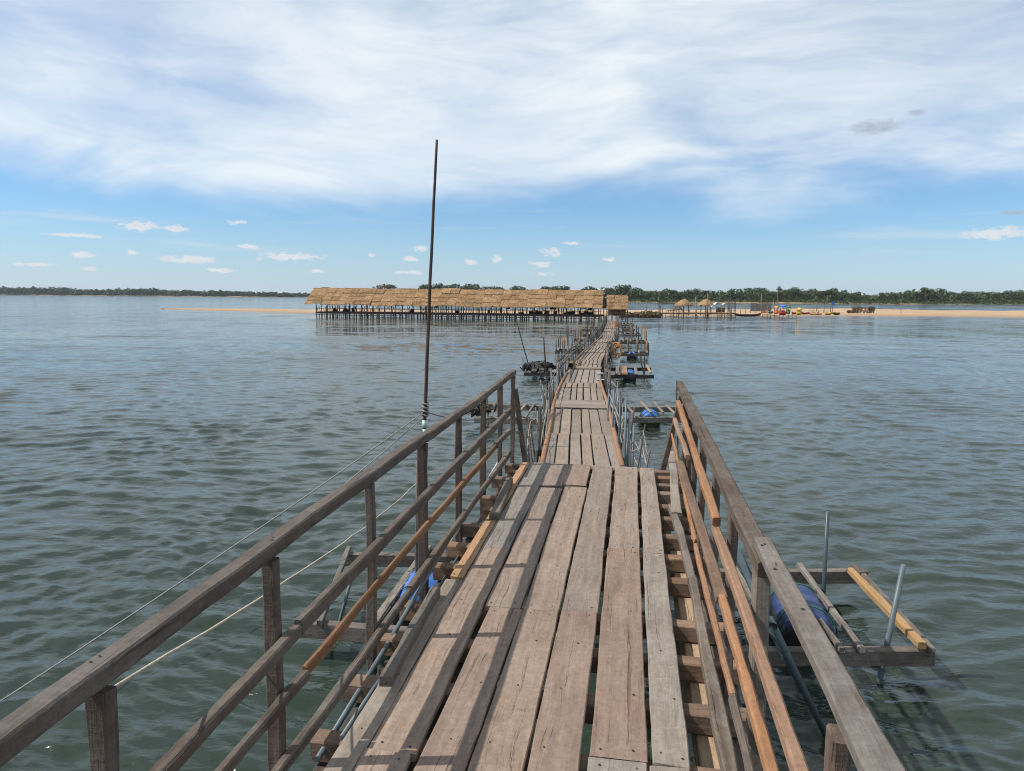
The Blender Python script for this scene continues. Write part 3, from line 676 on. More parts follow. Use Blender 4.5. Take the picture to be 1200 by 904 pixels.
for k, (x, y) in enumerate(RP):
    u = (Vp(x, y, VR) - EYE).dot(dU)
    timber('post', D(u + random.uniform(-.03, .03), VR + .02, -0.24 if k > 1 else -0.55), D(u, VR + .012, 0.728), 0.075 if k < 4 else .06, 0.036 if k != 1 else .05, 'post_wood' if k not in (1, 3) else 'raft_wood', rr_, dV, jit=0.005)
timber('brace', Up(775, 556, UE + .10), Up(801, 455, UE + .035), 0.045, 0.045, 'post_wood', rr_, dU)
# pipes slung along both sides
p0 = D(ru(385, 869, -1.12), -1.12, -0.3)
for (xa, ya, xb, yb, va, vb, mt, r) in [(372, 890, 531, 624, -1.09, -1.13, 'pipe', .012), (524, 640, 588, 535, -1.16, -1.2, 'pipe_white', .013), (400, 865, 545, 640, -1.02, -1.08, 'pipe', .010)]:
    tube('pipe', [Vp(xa, ya, va), Vp((xa + xb) / 2 + 1, (ya + yb) / 2 + 1, (va + vb) / 2), Vp(xb, yb, vb)], r, mt, fb, 10)
tube('pipe', [D(5.2, .53, -.18), Vp(864, 648, .56), Vp(905, 735, .62), P(968, 862, -.05)], .022, 'pipe_dark', fb, 10)

# ------------------------------------------------------------------ floating footbridge
fl = thing('floating_footbridge', P(682, 500, 0.0), 'long floating plank walkway on barrels winding out to the thatched pavilion', 'footbridge')
CPX = [(682, 541), (681, 510), (680, 485), (680, 471), (680.5, 451.5), (684, 436), (690, 421), (703, 406), (711, 396.5), (714.5, 388), (716, 381), (716.5, 375.6)]
def fz(y): return 0.6 if y > 450 else 0.42 + 0.18 * (y - 375) / 75
cpts = [P(x, y, fz(y)) for (x, y) in CPX]
a0 = cpts[0]; dd = (cpts[0] - cpts[1]).normalized()
re = D(UE - .05, -0.38, -0.12)
cpts = [Vector((re.x, re.y, re.z)), Vector((re.x * .45 + a0.x * .55, re.y * .55 + a0.y * .45, 0.66))] + cpts
# arc-length resample
dense = []
for i in range(len(cpts) - 1):
    for s in np.linspace(0, 1, 40, endpoint=False): dense.append(cpts[i].lerp(cpts[i + 1], s))
dense.append(cpts[-1]); cum = [0]
for i in range(1, len(dense)): cum.append(cum[-1] + (dense[i] - dense[i - 1]).length)
TOT = cum[-1]
def path(s):
    i = int(np.searchsorted(cum, s)); i = min(max(1, i), len(dense) - 1)
    f = (s - cum[i - 1]) / max(1e-6, cum[i] - cum[i - 1]); return dense[i - 1].lerp(dense[i], min(1, max(0, f)))
def lat(s):
    d = path(min(TOT, s + .6)) - path(max(0, s - .6)); d.z = 0; d.normalize(); return Vector((d.y, -d.x, 0))
def fwid(s): return float(np.interp(path(s).y, [8, 20, 32, 45, 95], [1.29, 1.27, 1.2, 1.08, 1.0]))
# sections: joints at these path distances, some with crosswise boards
def s_at(px, py):
    q = P(px, py, fz(py)); return min(range(len(dense)), key=lambda i: (dense[i] - q).length)
joints = [0.0, cum[40], cum[80] - 0.9]
for y in (510, 480, 471, 455, 449, 433.5): joints.append(cum[s_at(681, y)])
s = joints[-1]
while s < TOT - 2.4:
    s += random.uniform(1.7, 2.6); joints.append(s)
joints.append(TOT)
crossat = {cum[s_at(681, 480)]}
nsec = 0
for k in range(len(joints) - 1):
    s0, s1 = joints[k], joints[k + 1]; L = s1 - s0
    if L < .05: continue
    cross = (abs(s0 - cum[s_at(681, 480)]) < .01) or (abs(s0 - cum[s_at(681, 433.5)]) < .01)
    dzs = random.uniform(-.02, .025); w = fwid(s0)
    if cross:
        n = 5 if abs(s0 - cum[s_at(681, 480)]) < .01 else 3
        for i in range(n):
            ss = s0 + L * (i + .5) / n if n == 5 else s0 + .12 + i * .26
            c0 = path(ss); l = lat(ss)
            timber('cross_plank', c0 - l * w * random.uniform(.48, .55) + Vector((0, 0, .035)), c0 + l * w * random.uniform(.48, .53) + Vector((0, 0, .035)), (L / n if n == 5 else .24) - .02, .03, 'float_plank', fl, seg=4)
        if n == 5: continue
    nsec += 1; npl = random.choice((6, 6, 7)) if k > 3 else 6
    ws = [random.uniform(.8, 1.25) for _ in range(npl)]; tot = sum(ws); e = -w / 2
    near = path(s0).y < 32
    for q in ws:
        pw = q / tot * w
        sa, sb = s0 + random.uniform(0, .03), s1 - random.uniform(0, .05)
        m0 = e + pw / 2
        a = path(sa) + lat(sa) * m0; b_ = path(sb) + lat(sb) * m0
        if cross: pass
        zz_ = Vector((0, 0, dzs + random.uniform(-.008, .008)))
        if near: timber('plank', a + zz_, b_ + zz_, pw - random.uniform(.016, .035), .028, 'float_plank', fl, seg=4, nails=[(0.08, 0), ((b_ - a).length - .08, 0)])
        else: bar('plank', a + zz_, b_ + zz_, pw - random.uniform(.025, .05), .03, 'float_plank', fl)
        e += pw
    # bearer and float under each section
    c0 = path(s0 + .15); l = lat(s0 + .15)
    bar('bearer', c0 - l * (w / 2 + .1) + Vector((0, 0, -.09)), c0 + l * (w / 2 + .1) + Vector((0, 0, -.09)), .09, .1, 'wet_wood', fl)
    if L > 1.2:
        cm = path((s0 + s1) / 2); cm.z = 0.12; ax = (path(s1) - path(s0)); ax.z = 0; ax.normalize()
        if path(s0).y > 9: barrel(cm, ax, 'barrel_navy', fl, strap=False)
for side in (-1, 1):
    for v in (.5,):
        pts = []
        for ss in np.arange(cum[40], TOT, 2.0): pts.append(path(ss) + lat(ss) * side * (fwid(ss) / 2 - .08) + Vector((0, 0, -.16)))
        obj('stringer', tube_mesh(pts, .05, 'wet_wood', 6), None, fl)
# orange edge poles near the start
def along(side, px_list, rad, mat, name='edge_pole', lift=.035):
    pts = [P(x, y, fz(y) + lift) for (x, y) in px_list]; return tube(name, pts, rad, mat, fl, 7)
along(-1, [(634.5, 548), (639, 525), (645, 497), (648, 477), (653, 459), (659, 446), (665, 436)], [.045, .05, .045, .045, .04, .04, .035], 'orange_wood')
along(1, [(729.5, 548), (724, 525), (717, 495), (712, 473), (706, 455), (703, 444)], [.045, .05, .05, .045, .04, .04], 'orange_wood')
along(-1, [(668, 428), (676, 420), (683, 412.5), (690, 407.5)], .05, 'orange_wood')
along(-1, [(692, 406), (700, 399), (705, 394)], .05, 'orange_wood')
along(-1, [(666, 424.5), (673, 426), (680, 427)], .04, 'orange_wood')
tube('lashing', [P(667, 433, .5), P(669, 428, .75), P(670, 424, .6)], .09, 'bamboo', fl, 7)
for (x, y) in ((703.5, 437.5), (703.5, 445)):
    a = P(x, y, .64); timber('patch_plate', a - Vector((.11, 0, 0)), a + Vector((.11, .03, 0)), .3, .01, 'patch_blue', fl)
a = P(722, 384, .7); bar('marker', a, a + Vector((0, 0, .5)), .2, .2, 'paint_orange', fl)
# side posts, ropes and netting
npost = 0
for side in (-1, 1):
    s = cum[62]; tops = []
    while s < TOT - 1:
        y = path(s).y; l = lat(s); near = y < 17
        w = fwid(s) / 2 + random.uniform(.08, .2)
        b0 = path(s) + l * side * w
        h = random.uniform(.3, .7) if near else random.uniform(.35, .85)
        lean = l * side * random.uniform(.0, .18) + Vector((0, random.uniform(-.12, .12), 0))
        mat = random.choice(['post_wood', 'post_wood', 'raft_wood', 'stick_dark', 'stick_dark']) if (near and side > 0) else random.choice(['stick_dark', 'stick_dark', 'post_wood', 'post_wood', 'wet_wood', 'raft_wood', 'pipe_dark'] if not near else ['stick_dark', 'post_wood', 'pipe_dark'])
        r = random.uniform(.015, .026) if near else random.uniform(.018, .030)
        stake('post', Vector((b0.x, b0.y, -.5)) - lean * .7, b0 + lean + Vector((0, 0, h)), r, mat, fl, 6 if near else 5)
        tops.append(b0 + lean * .8 + Vector((0, 0, h * .85))); npost += 1
        s += random.uniform(.5, .95) if near else random.uniform(.5, .85)
    for k in range(0, len(tops) - 4, 4):
        y = tops[k].y
        seg = tops[k:k + 5]
        if y < 40:
            for frac, mt in ((1.0, 'rope_dull'), (.55, 'rope_grey')):
                pts = []
                for q in range(4):
                    a, b_ = seg[q].copy(), seg[q + 1].copy()
                    for o in (a, b_): o.z = .6 + (o.z - .6) * frac
                    pts += sag(a, b_, random.uniform(.01, .05), 4, .008)[:-1]
                obj('rope', tube_mesh(pts, .0075, mt, 5), None, fl)
        if y >= 22:
            for frac in (.85, .45):
                a, b_ = seg[0].copy(), seg[-1].copy()
                for o in (a, b_): o.z = .5 + (o.z - .5) * frac
                bar('side_rail', a, b_, .05, .05, random.choice(['stick_dark', 'post_wood', 'raft_wood']), fl)
# pipes bunched at the foot of the raised bridge, right side, and sticks on the left
for (x, yt, yb, z) in [(734, 468, 560, 0.3), (738, 483, 560, .3), (743, 499, 565, .2), (751, 513, 575, .2), (727, 463, 545, .3), (719.5, 457, 520, .35), (713.5, 456, 505, .4)]:
    b0 = P(x - 3, yb, z); d = b0.y; stake('post', Vector((b0.x, b0.y, -.5)), PY(x, yt, d + .1), .024, 'pipe' if x != 727 else 'pipe_dark', fl, 8)
for (pts) in ([(738, 525), (743, 537), (748, 546), (752, 560)], [(744, 518), (750, 530), (756, 540), (762, 556)], [(714, 462), (722, 480), (728, 497), (731, 512), (734, 524)], [(715, 472), (722, 488), (726, 506), (729, 520)]):
    q = [PY(x, y, 12.5 + (545 - y) * .05) for (x, y) in pts]; obj('rope', tube_mesh(q, .013, 'rope_dull', 6), None, fl)
for (pts) in ([(631, 548), (634, 520), (637, 500), (642, 475), (643, 460)], [(634, 545), (638, 522), (640, 505), (643, 480)], [(641, 462), (640, 480), (636, 495)]):
    q = [PY(x, y, 12.5 + (545 - y) * .06) for (x, y) in pts]; obj('rope', tube_mesh(q, .011, 'rope_dull', 6), None, fl)
for (x, yt, yb) in [(641.5, 458, 500), (633, 478, 545), (629, 528, 555)]:
    b0 = P(x - 2, yb, .3); stake('post', Vector((b0.x, b0.y, -.5)), PY(x, yt, b0.y), .03, 'stick_dark', fl, 7)
# orange rope coil hung on the rail
cc = P(723, 414, 0.5); co = thing('rope_coil', cc, 'coil of orange rope hanging on the right side of the floating walkway', 'rope')
for k in range(5):
    Mk = Matrix.Translation(cc + Vector((random.uniform(-.05, .05), random.uniform(-.1, .1), .12 + random.uniform(-.04, .04)))) @ Matrix.Rotation(R(70 + random.uniform(-15, 15)), 4, 'Z') @ Matrix.Rotation(R(random.uniform(-12, 12)), 4, 'Y') @ Matrix.Diagonal((1, random.uniform(.5, .8), random.uniform(1.0, 1.3), 1))
    obj('loop', ring(.24 + .025 * k, .026, 'rope_orange', 18, 5), Mk, co)

# ------------------------------------------------------------------ outrigger rafts
def raft(nearL, nearR, farL, farR, label, barrels=(), slats=(), stakes=(), zt=.34, beam=(.10, .14), detail=True, mat='raft_wood'):
    """two beams along the image's left-right (near, far), slats across, barrels, driven stakes"""
    a, b_, c_, d_ = (P(*q, zt) for q in (nearL, nearR, farL, farR))
    o = thing('outrigger_raft', Vector(((a.x + d_.x) / 2, (a.y + d_.y) / 2, 0)), label, 'raft', 'outrigger rafts along the walkway')
    mk = timber if detail else bar
    for p, q in ((a, b_), (c_, d_)):
        p = p - Vector((0, 0, beam[1] / 2)); q = q - Vector((0, 0, beam[1] / 2)); mk('beam', p, q, beam[0], beam[1], mat, o)
    ax = ((c_ + d_) - (a + b_)); ax.z = 0; ax.normalize()
    for (f, k, mt, bcol) in barrels:
        mid = (a.lerp(b_, f) + c_.lerp(d_, f)) / 2; mid.z = zt - .24 * k + mt
        barrel(mid, ax, bcol, o, k, strap=detail)
    for (f0, f1, w, h, mt, lift) in slats:
        p = a.lerp(b_, f0); q = c_.lerp(d_, f1); e = (q - p).normalized() * .08
        up = Vector((0, 0, h / 2 + .003 + lift)); mk('slat', p - e + up, q + e + up, w, h, mt, o)
    for (x0, y0, x1, y1, r, mt) in stakes:
        b0 = P(x1, y1, 0.0); t0 = PY(x0, y0, b0.y); q = b0 - (t0 - b0).normalized() * .8
        stake('stake', q, t0, r, mt, o, 8, 0.006 if mt not in ('pipe', 'pipe_dark') else 0)
    return o
nr_ = raft((770, 760), (1092, 760), (775, 668), (1015, 668), 'nearest raft on the right, grey beams with a navy barrel and a fresh yellow timber',
     barrels=[(.60, .95, .05, 'barrel_navy')], slats=[(.73, .68, .055, .05, 'raft_wood', 0), (.985, .955, .06, .04, 'raft_wood', 0), (.66, .58, .05, .04, 'raft_wood', 0), (.45, .35, .06, .05, 'raft_wood', 0)],
     stakes=[(970, 600, 964, 712, .027, 'pipe_dark'), (1059, 662, 1031, 796, .028, 'pipe')])
a = P(1081, 757, .42); b_ = P(996, 668, .42); timber('slat', a, b_, .075, .06, 'yellow_wood', nr_)
a = P(1000, 754, .36)
lf = raft((352, 728), (560, 742), (404, 648), (590, 652), 'nearest raft on the left, weathered beams holding a bright blue barrel',
     barrels=[(.585, .92, .08, 'barrel_blue')], slats=[(.12, .02, .05, .05, 'raft_wood', 0), (.42, .50, .06, .05, 'raft_wood', 0), (.47, .55, .05, .04, 'stick_dark', .0), (.45, .53, .04, .03, 'raft_wood', .05)],
     stakes=[(416, 664, 398, 728, .02, 'pipe'), (489, 540, 487, 720, .02, 'rail_grey')])
raft((556, 489), (636, 491), (566, 473), (636, 476), 'raft with a heap of dark netting on the left, just past the raised bridge end',
     slats=[(.6, .72, .08, .05, 'float_plank', 0), (.75, .86, .06, .05, 'raft_wood', 0), (.25, .2, .07, .05, 'raft_wood', 0)],
     stakes=[(571, 465, 572, 492, .018, 'stick_dark'), (586, 462, 587, 492, .02, 'stick_dark')])
raft((728, 489), (806, 489), (726, 477), (800, 477), 'raft with a pale blue barrel under four slats, just right of the walkway start',
     barrels=[(.46, 0.9, 0, 'barrel_blue')], slats=[(.22, .12, .06, .04, 'float_plank', 0), (.44, .34, .06, .04, 'float_plank', .1), (.62, .55, .06, .04, 'float_plank', .1), (.85, .75, .06, .04, 'float_plank', 0)],
     stakes=[(793, 446, 794, 520, .02, 'stick_dark')])
raft((614, 436.5), (652, 436.5), (618, 429), (652, 429), 'small dark raft on the left with a long leaning pole', slats=[(.3, .3, .2, .06, 'wet_wood', 0), (.55, .5, .2, .06, 'wet_wood', .03), (.8, .8, .15, .06, 'stick_dark', 0)],
     stakes=[(605, 375, 620, 431, .026, 'stick_dark'), (611, 417, 618, 435, .02, 'bamboo'), (637, 395, 642, 462, .03, 'stick_dark')], mat='wet_wood')
raft((712, 439.5), (766, 439.5), (714, 431), (763, 431), 'raft with a blue barrel and a yellow slat, second on the right of the walkway', barrels=[(.49, 0.9, 0, 'barrel_blue')],
     slats=[(.93, .9, .09, .06, 'yellow_wood', .05), (.35, .33, .3, .06, 'bamboo', 0), (.2, .2, .15, .06, 'raft_wood', 0), (.62, .62, .12, .05, 'raft_wood', 0)],
     stakes=[(749, 414, 755, 441, .03, 'stick_dark'), (755, 408, 755.5, 443, .028, 'stick_dark')], mat='wet_wood')
FAR = [  # y, xL, xR, side, label, barrel, stakes
    (410, 650, 688, 'dark raft on the left with four bare stakes', False, [(651.5, 396, .05, 'bamboo'), (654.5, 396, .05, 'stick_dark'), (656.5, 387, .035, 'stick_dark'), (659.5, 396, .04, 'bamboo'), (661.5, 396, .04, 'bamboo'), (665.5, 382, .06, 'stick_dark'), (670.5, 396, .04, 'stick_dark')]),
    (413, 727, 760, 'raft with a blue barrel and tall bamboo stakes on the right, beside the rope coil', True, [(736, 397, .08, 'bamboo'), (747, 398, .1, 'bamboo'), (752, 388, .05, 'bamboo'), (758, 400, .09, 'bamboo'), (759.5, 402, .07, 'stick_dark')]),
    (397, 672, 683, 'tiny raft with two thick bamboo stakes on the left', False, [(674.3, 384, .09, 'bamboo'), (680, 384, .12, 'bamboo')]),
    (399.5, 727, 758, 'raft hung with several bamboo stakes on the right, beyond the rope coil', False, [(740, 384, .09, 'bamboo'), (748, 384, .06, 'stick_dark'), (752, 383, .08, 'bamboo'), (755.5, 385, .06, 'bamboo'), (757.5, 386, .07, 'bamboo')]),
    (391, 683, 702, 'low dark raft on the far left stretch of the walkway', False, [(689, 372, .07, 'stick_dark'), (689.5, 384, .1, 'bamboo'), (695, 380, .07, 'stick_dark')]),
    (391, 730, 752, 'dark raft with short stakes on the far right stretch of the walkway', False, [(739, 380, .08, 'bamboo'), (746, 381, .07, 'stick_dark'), (751, 380, .05, 'bamboo')]),
    (384.5, 682, 704, 'raft almost touching the pavilion on the left', False, [(689, 372, .06, 'stick_dark'), (696, 374, .06, 'stick_dark'), (700, 374, .05, 'pipe')]),
    (384.5, 729, 744, 'raft close to the small thatched hut on the right', False, [(738, 376, .07, 'bamboo'), (743, 377, .05, 'stick_dark')]),
    (379.5, 728, 743, 'last raft on the right in front of the small thatched hut', False, [(733, 369, .06, 'stick_dark'), (741, 371, .05, 'stick_dark')]),
]
for (y, xl, xr, label, bl, sts) in FAR:
    raft((xl, y + 1.6), (xr, y + 1.6), (xl + (1 if xl < 700 else 0), y - 1.0), (xr - 1, y - 1.0), label, barrels=[(.42, 0.9, 0, 'barrel_blue')] if bl else (),
         slats=[(f, f, .10, .06, random.choice(['wet_wood', 'raft_wood', 'raft_wood']), 0) for f in np.linspace(.1, .95, 4)],
         stakes=[(sx, sy, sx + random.uniform(-.4, .4), y + random.uniform(-.5, 2), r * .8, mt) for (sx, sy, r, mt) in sts], beam=(.12, .14), detail=False, mat='raft_wood')
# netting heap on the left raft
hp = P(564, 484, .3)
V, F = leaves(300, [(0, 0, .08, .30, .4, .13), (.2, .15, .06, .2, .3, .1), (-.2, -.1, .06, .2, .25, .1)], .07, 77)
tag(obj('netting_heap', mesh_from(V, F, ('net_dark',)), Matrix.Translation(hp)), 'heap of dark fishing net on the left raft past the raised bridge', 'net')
hp = P(631, 433, .34)
V, F = leaves(260, [(0, 0, .12, .6, .4, .2), (.4, .1, .1, .3, .3, .2), (-.4, 0, .05, .35, .3, .14)], .12, 78)
tag(obj('netting_heap', mesh_from(V, F, ('net_dark',)), Matrix.Translation(hp)), 'heap of dark net and brush on the small raft with the leaning pole', 'net')

# ------------------------------------------------------------------ mooring pole and ropes
Yp = P(489, 640, 0).y
pp = [PY(489, 700, Yp), PY(493, 600, Yp), PY(497.3, 505, Yp), PY(500.3, 420, Yp), PY(504, 330, Yp), PY(508.3, 240, Yp), PY(512, 164, Yp)]
pts = []
for i in range(len(pp) - 1):
    for k in range(3): pts.append(pp[i].lerp(pp[i + 1], k / 3) + Vector((random.uniform(-.003, .003), 0, 0)))
pts.append(pp[-1])
mp = thing('mooring_pole', Vector((pp[0].x, pp[0].y, 0)), 'tall thin dark wooden pole leaning right beside the left railing', 'pole')
tube('shaft', pts, [0.030 - .014 * i / (len(pts) - 1) for i in range(len(pts))], 'pole_wood', mp, 10)
c0 = PY(498.2, 482, Yp)
for k in range(4): tube('lashing', [c0 + Vector((.042 * math.cos(a), .042 * math.sin(a), .05 * k - .05 + .01 * math.sin(a * 2))) for a in np.linspace(0, 6.28, 12)], .012, 'rope_grey', mp, 5)
for (y, h) in ((497, .1), (506, .07), (513, .08)): c1 = PY(498, y, Yp); tube('tape', [c1 - Vector((0, 0, h / 2)), c1 + Vector((0, 0, h / 2))], .034, 'tape_white', mp, 10)
e1 = P(-70, 853, 0.0); e2 = P(-70, 888, 0.0)
def rope(name, p0, p1, drop, r, mat, label, n=20, wob=0.0):
    return tag(tube(name, sag(p0, p1, drop, n, wob), r, mat, None, 6), label, 'rope')
rope('mooring_rope', c0, e1 + Vector((0, 0, -.1)), .05, .0075, 'rope_grey', 'thin grey rope from the tall pole, the upper of two slanting over the left water')
rope('mooring_rope', c0 - Vector((0, 0, .06)), e2 + Vector((0, 0, -.1)), .14, .0075, 'rope_grey', 'thin grey rope from the tall pole, the lower of two slanting over the left water')
up = (Vp(133, 806, VL - .05))
mid = PY(497, 556, Yp - .15)
tag(tube('pale_rope', sag(up, mid, .09, 26, .004) + sag(mid, P(606, 500, .75), .1, 12)[1:], .0048, 'rope_pale', None, 6), 'pale cream rope running along the outside of the left railing', 'rope')
tag(tube('tie_rope', sag(c0, P(614, 470, .9), .25, 14, .01), .011, 'rope_grey', None, 6), 'slack dark rope from the tall pole towards the far left railing end', 'rope')

# ------------------------------------------------------------------ long thatched pavilion
def thatch_panel_mesh(w, h, seed, nb=60):
    """slab of bundled straw: local x along the eave, y down the slope; ragged lower fringe"""
    g = random.Random(seed); V = []; F = []; nx, ny = 6, 4
    for j in range(ny + 1):
        for i in range(nx + 1):
            V.append((-w / 2 + w * i / nx + g.uniform(-.03, .03), h * j / ny + (g.uniform(-.05, .09) if j == ny else 0), .05 + .045 * j / ny + g.uniform(-.018, .018)))
    for j in range(ny):
        for i in range(nx):
            a = j * (nx + 1) + i; F.append((a, a + nx + 1, a + nx + 2, a + 1))
    o = len(V)
    for i in range(nx + 1): V.append((-w / 2 + w * i / nx, h, -.02))
    for i in range(nx): a = ny * (nx + 1) + i; F.append((a, o + i, o + i + 1, a + 1))
    for k in range(nb):
        x = g.uniform(-w / 2, w / 2); i = len(V); d = g.uniform(.03, .09); y = h * g.choice((.45, .7, .98, .98)); z = .065 + .04 * y / h
        V += [(x - d / 2, y, z + .01), (x + d / 2, y, z + .015), (x + g.uniform(-.05, .05), y + g.uniform(.12, .38), z - g.uniform(-.06, .06))]; F.append((i, i + 2, i + 1))
    return mesh_from(V, F, ('thatch',))
def thatch_roof(par, eL, eR, ridge_h, run, back, ncol, nrow, ov=.3, rshort=0.0, seed=0):
    """front and back slope of panels between the eave ends eL, eR (front) and a ridge"""
    ax = (eR - eL).normalized(); L = (eR - eL).length
    pm = [thatch_panel_mesh(L / ncol * 1.05, math.hypot(run, ridge_h) / nrow * 1.22, seed + i) for i in range(6)]
    for sgn in (1, -1):
        for r in range(nrow):
            for c in range(ncol):
                top = (r) / nrow; x = (c + .5) / ncol
                base = (eL + back * run).lerp(eR + back * run - ax * rshort * (1 - (r + .5) / nrow), x)
                y_dir = (-back * run * sgn + Vector((0, 0, -ridge_h))).normalized(); sl = math.hypot(run, ridge_h)
                x_dir = ax * sgn; z_dir = x_dir.cross(y_dir)
                if z_dir.z < 0: x_dir = -x_dir; z_dir = -z_dir
                sagz = -.10 * math.sin(x * 17 + seed) * .5 + .06 * math.sin(x * 41)
                M = Matrix((x_dir, y_dir, z_dir)).transposed().to_4x4()
                M.translation = base + Vector((0, 0, ridge_h + sagz)) + y_dir * (sl * top - .12 + random.uniform(-.06, .06)) + z_dir * random.uniform(0, .09)
                M = M @ Matrix.Rotation(R(random.uniform(-2.8, 2.8)), 4, 'Z') @ Matrix.Rotation(R(random.uniform(-2, 2)), 4, 'X')
                obj('thatch_panel', pm[random.randrange(6)], M, par)
    # ridge cap
    rp = [eL.lerp(eR - ax * rshort, i / 24) + back * run + Vector((0, 0, ridge_h + .02 - .05 * math.sin(i / 24 * 17 + seed) + .06 * math.sin(i / 24 * 41))) for i in range(25)]
    obj('ridge_cap', tube_mesh(rp, .13, 'thatch', 6), None, par)
EZ = 1.85
eL = PY(357.5, 356.5, 115.0); eR = PY(706, 361.5, 104.0)
ax = (eR - eL); ax.z = 0; ax.normalize(); back = Vector((-ax.y, ax.x, 0))
if back.y < 0: back = -back
RUN = 2.9; RH = 2.35; Lh = (eR - eL).length
pv = thing('thatched_pavilion', Vector((eL.x, eL.y, 0)).lerp(Vector((eR.x, eR.y, 0)), .5), 'very long open pavilion on stilts under a golden thatched roof on the river', 'pavilion')
thatch_roof(pv, eL, eR, RH, RUN, back, 34, 4, rshort=.3, seed=3)
PZ = 0.8
f0 = Vector((eL.x, eL.y, 0)) + back * .7 + ax * 1.4; f1 = Vector((eR.x, eR.y, 0)) + back * .7 - ax * .3
fdep = 2 * RUN - 1.4
# floor: boards across, edge beam
nb = 60
for i in range(nb):
    a = f0.lerp(f1, (i + .5) / nb); bar('floor_board', a + Vector((0, 0, PZ)), a + back * fdep + Vector((0, 0, PZ + random.uniform(-.01, .01))), (f1 - f0).length / nb - .03, .04, 'brown_beam', pv)
for q in (0, fdep): bar('edge_beam', f0 + back * q + Vector((0, 0, PZ - .14)), f1 + back * q + Vector((0, 0, PZ - .14)), .1, .22, 'boat_dark', pv)
bar('edge_beam', f0 - back * .06 + Vector((0, 0, .34)), f1 - back * .06 + Vector((0, 0, .34)), .07, .09, 'wet_wood', pv)
for q, zz_ in ((0, 1.28), (fdep, 1.3)): bar('hand_rail', f0 + back * q + Vector((0, 0, zz_)), f1 + back * q + Vector((0, 0, zz_)), .05, .05, 'brown_beam', pv)
for q in (0, fdep): bar('wall_plate', f0 + back * q + Vector((0, 0, 2.35)), f1 + back * q + Vector((0, 0, 2.35)), .1, .1, 'stick_dark', pv)
npst = 46
for i in range(npst + 1):
    x = i / npst
    for q, zt in ((0, 2.4), (fdep, 2.4)):
        a = f0.lerp(f1, x) + back * q + ax * random.uniform(-.2, .2)
        stake('stilt', a + Vector((random.uniform(-.1, .1), 0, -.8)), a + Vector((random.uniform(-.06, .06), 0, zt)), random.uniform(.055, .085), random.choice(['stick_dark', 'wet_wood', 'post_wood']), pv, 5)
    a = f0.lerp(f1, x + .5 / npst) + back * fdep * .6; stake('stilt', a + Vector((0, 0, -.8)), a + Vector((0, 0, PZ)), .06, 'stick_dark', pv, 5)
    a = f0.lerp(f1, x) + back * fdep * .25; stake('stilt', a + Vector((0, 0, -.8)), a + Vector((0, 0, PZ)), .07, 'wet_wood', pv, 5)
    if i % 2 == 0 and i < npst:
        a = f0.lerp(f1, x) + back * fdep / 2; stake('stilt', a + Vector((0, 0, -.8)), a + Vector((0, 0, PZ)), .07, 'wet_wood', pv, 5)
        a0_ = f0.lerp(f1, x); a1_ = f0.lerp(f1, (i + 1) / npst)
        bar('brace', a0_ + Vector((0, 0, PZ + .1)), a1_ + Vector((0, 0, PZ + 1.2)), .035, .035, random.choice(['rail_grey', 'post_wood', 'bamboo']), pv)
        a0_ = f0.lerp(f1, x) + back * (fdep + .02); a1_ = f0.lerp(f1, (i + 1) / npst) + back * (fdep + .02)
        bar('brace', a0_ + Vector((0, 0, PZ + 1.2)), a1_ + Vector((0, 0, PZ + .1)), .035, .035, random.choice(['rail_grey', 'post_wood', 'bamboo']), pv)
for i in range(130):
    x = random.uniform(0, 1); a = f0.lerp(f1, x) - back * .05; bar('baluster', a + back * random.uniform(0, 1.5) + Vector((0, 0, random.uniform(-.4, .6))), a + Vector((random.uniform(-.2, .2), random.uniform(0, 1.5), random.uniform(1.2, 2.0))), .05, .05, random.choice(['post_wood', 'stick_dark', 'stick_dark', 'rail_grey']), pv)
# rafters and gable closing
for i in range(18):
    x = i / 17; e = eL.lerp(eR, x); rg = e + back * RUN + Vector((0, 0, RH - .1))
    for sgn in (0, 1):
        e2_ = e + back * (2 * RUN * sgn) + Vector((0, 0, -.04)); bar('rafter', e2_, rg, .07, .07, 'stick_dark', pv)
for x, dm in ((0.004, 1), (0.996, -1)):
    e = eL.lerp(eR, x); sh_ = ax * (-.25 if x > .5 else 0)
    tri = [e + back * .3 + Vector((0, 0, .2)), e + back * (2 * RUN - .3) + Vector((0, 0, .2)), e + back * RUN + sh_ + Vector((0, 0, RH - .1))]
    V = [*tri, *[q + ax * .06 * dm for q in tri]]; obj('gable', mesh_from(V, [(0, 1, 2), (5, 4, 3), (0, 3, 4, 1), (1, 4, 5, 2), (2, 5, 3, 0)], ('tarp_dark' if x > .5 else 'thatch',)), None, pv)
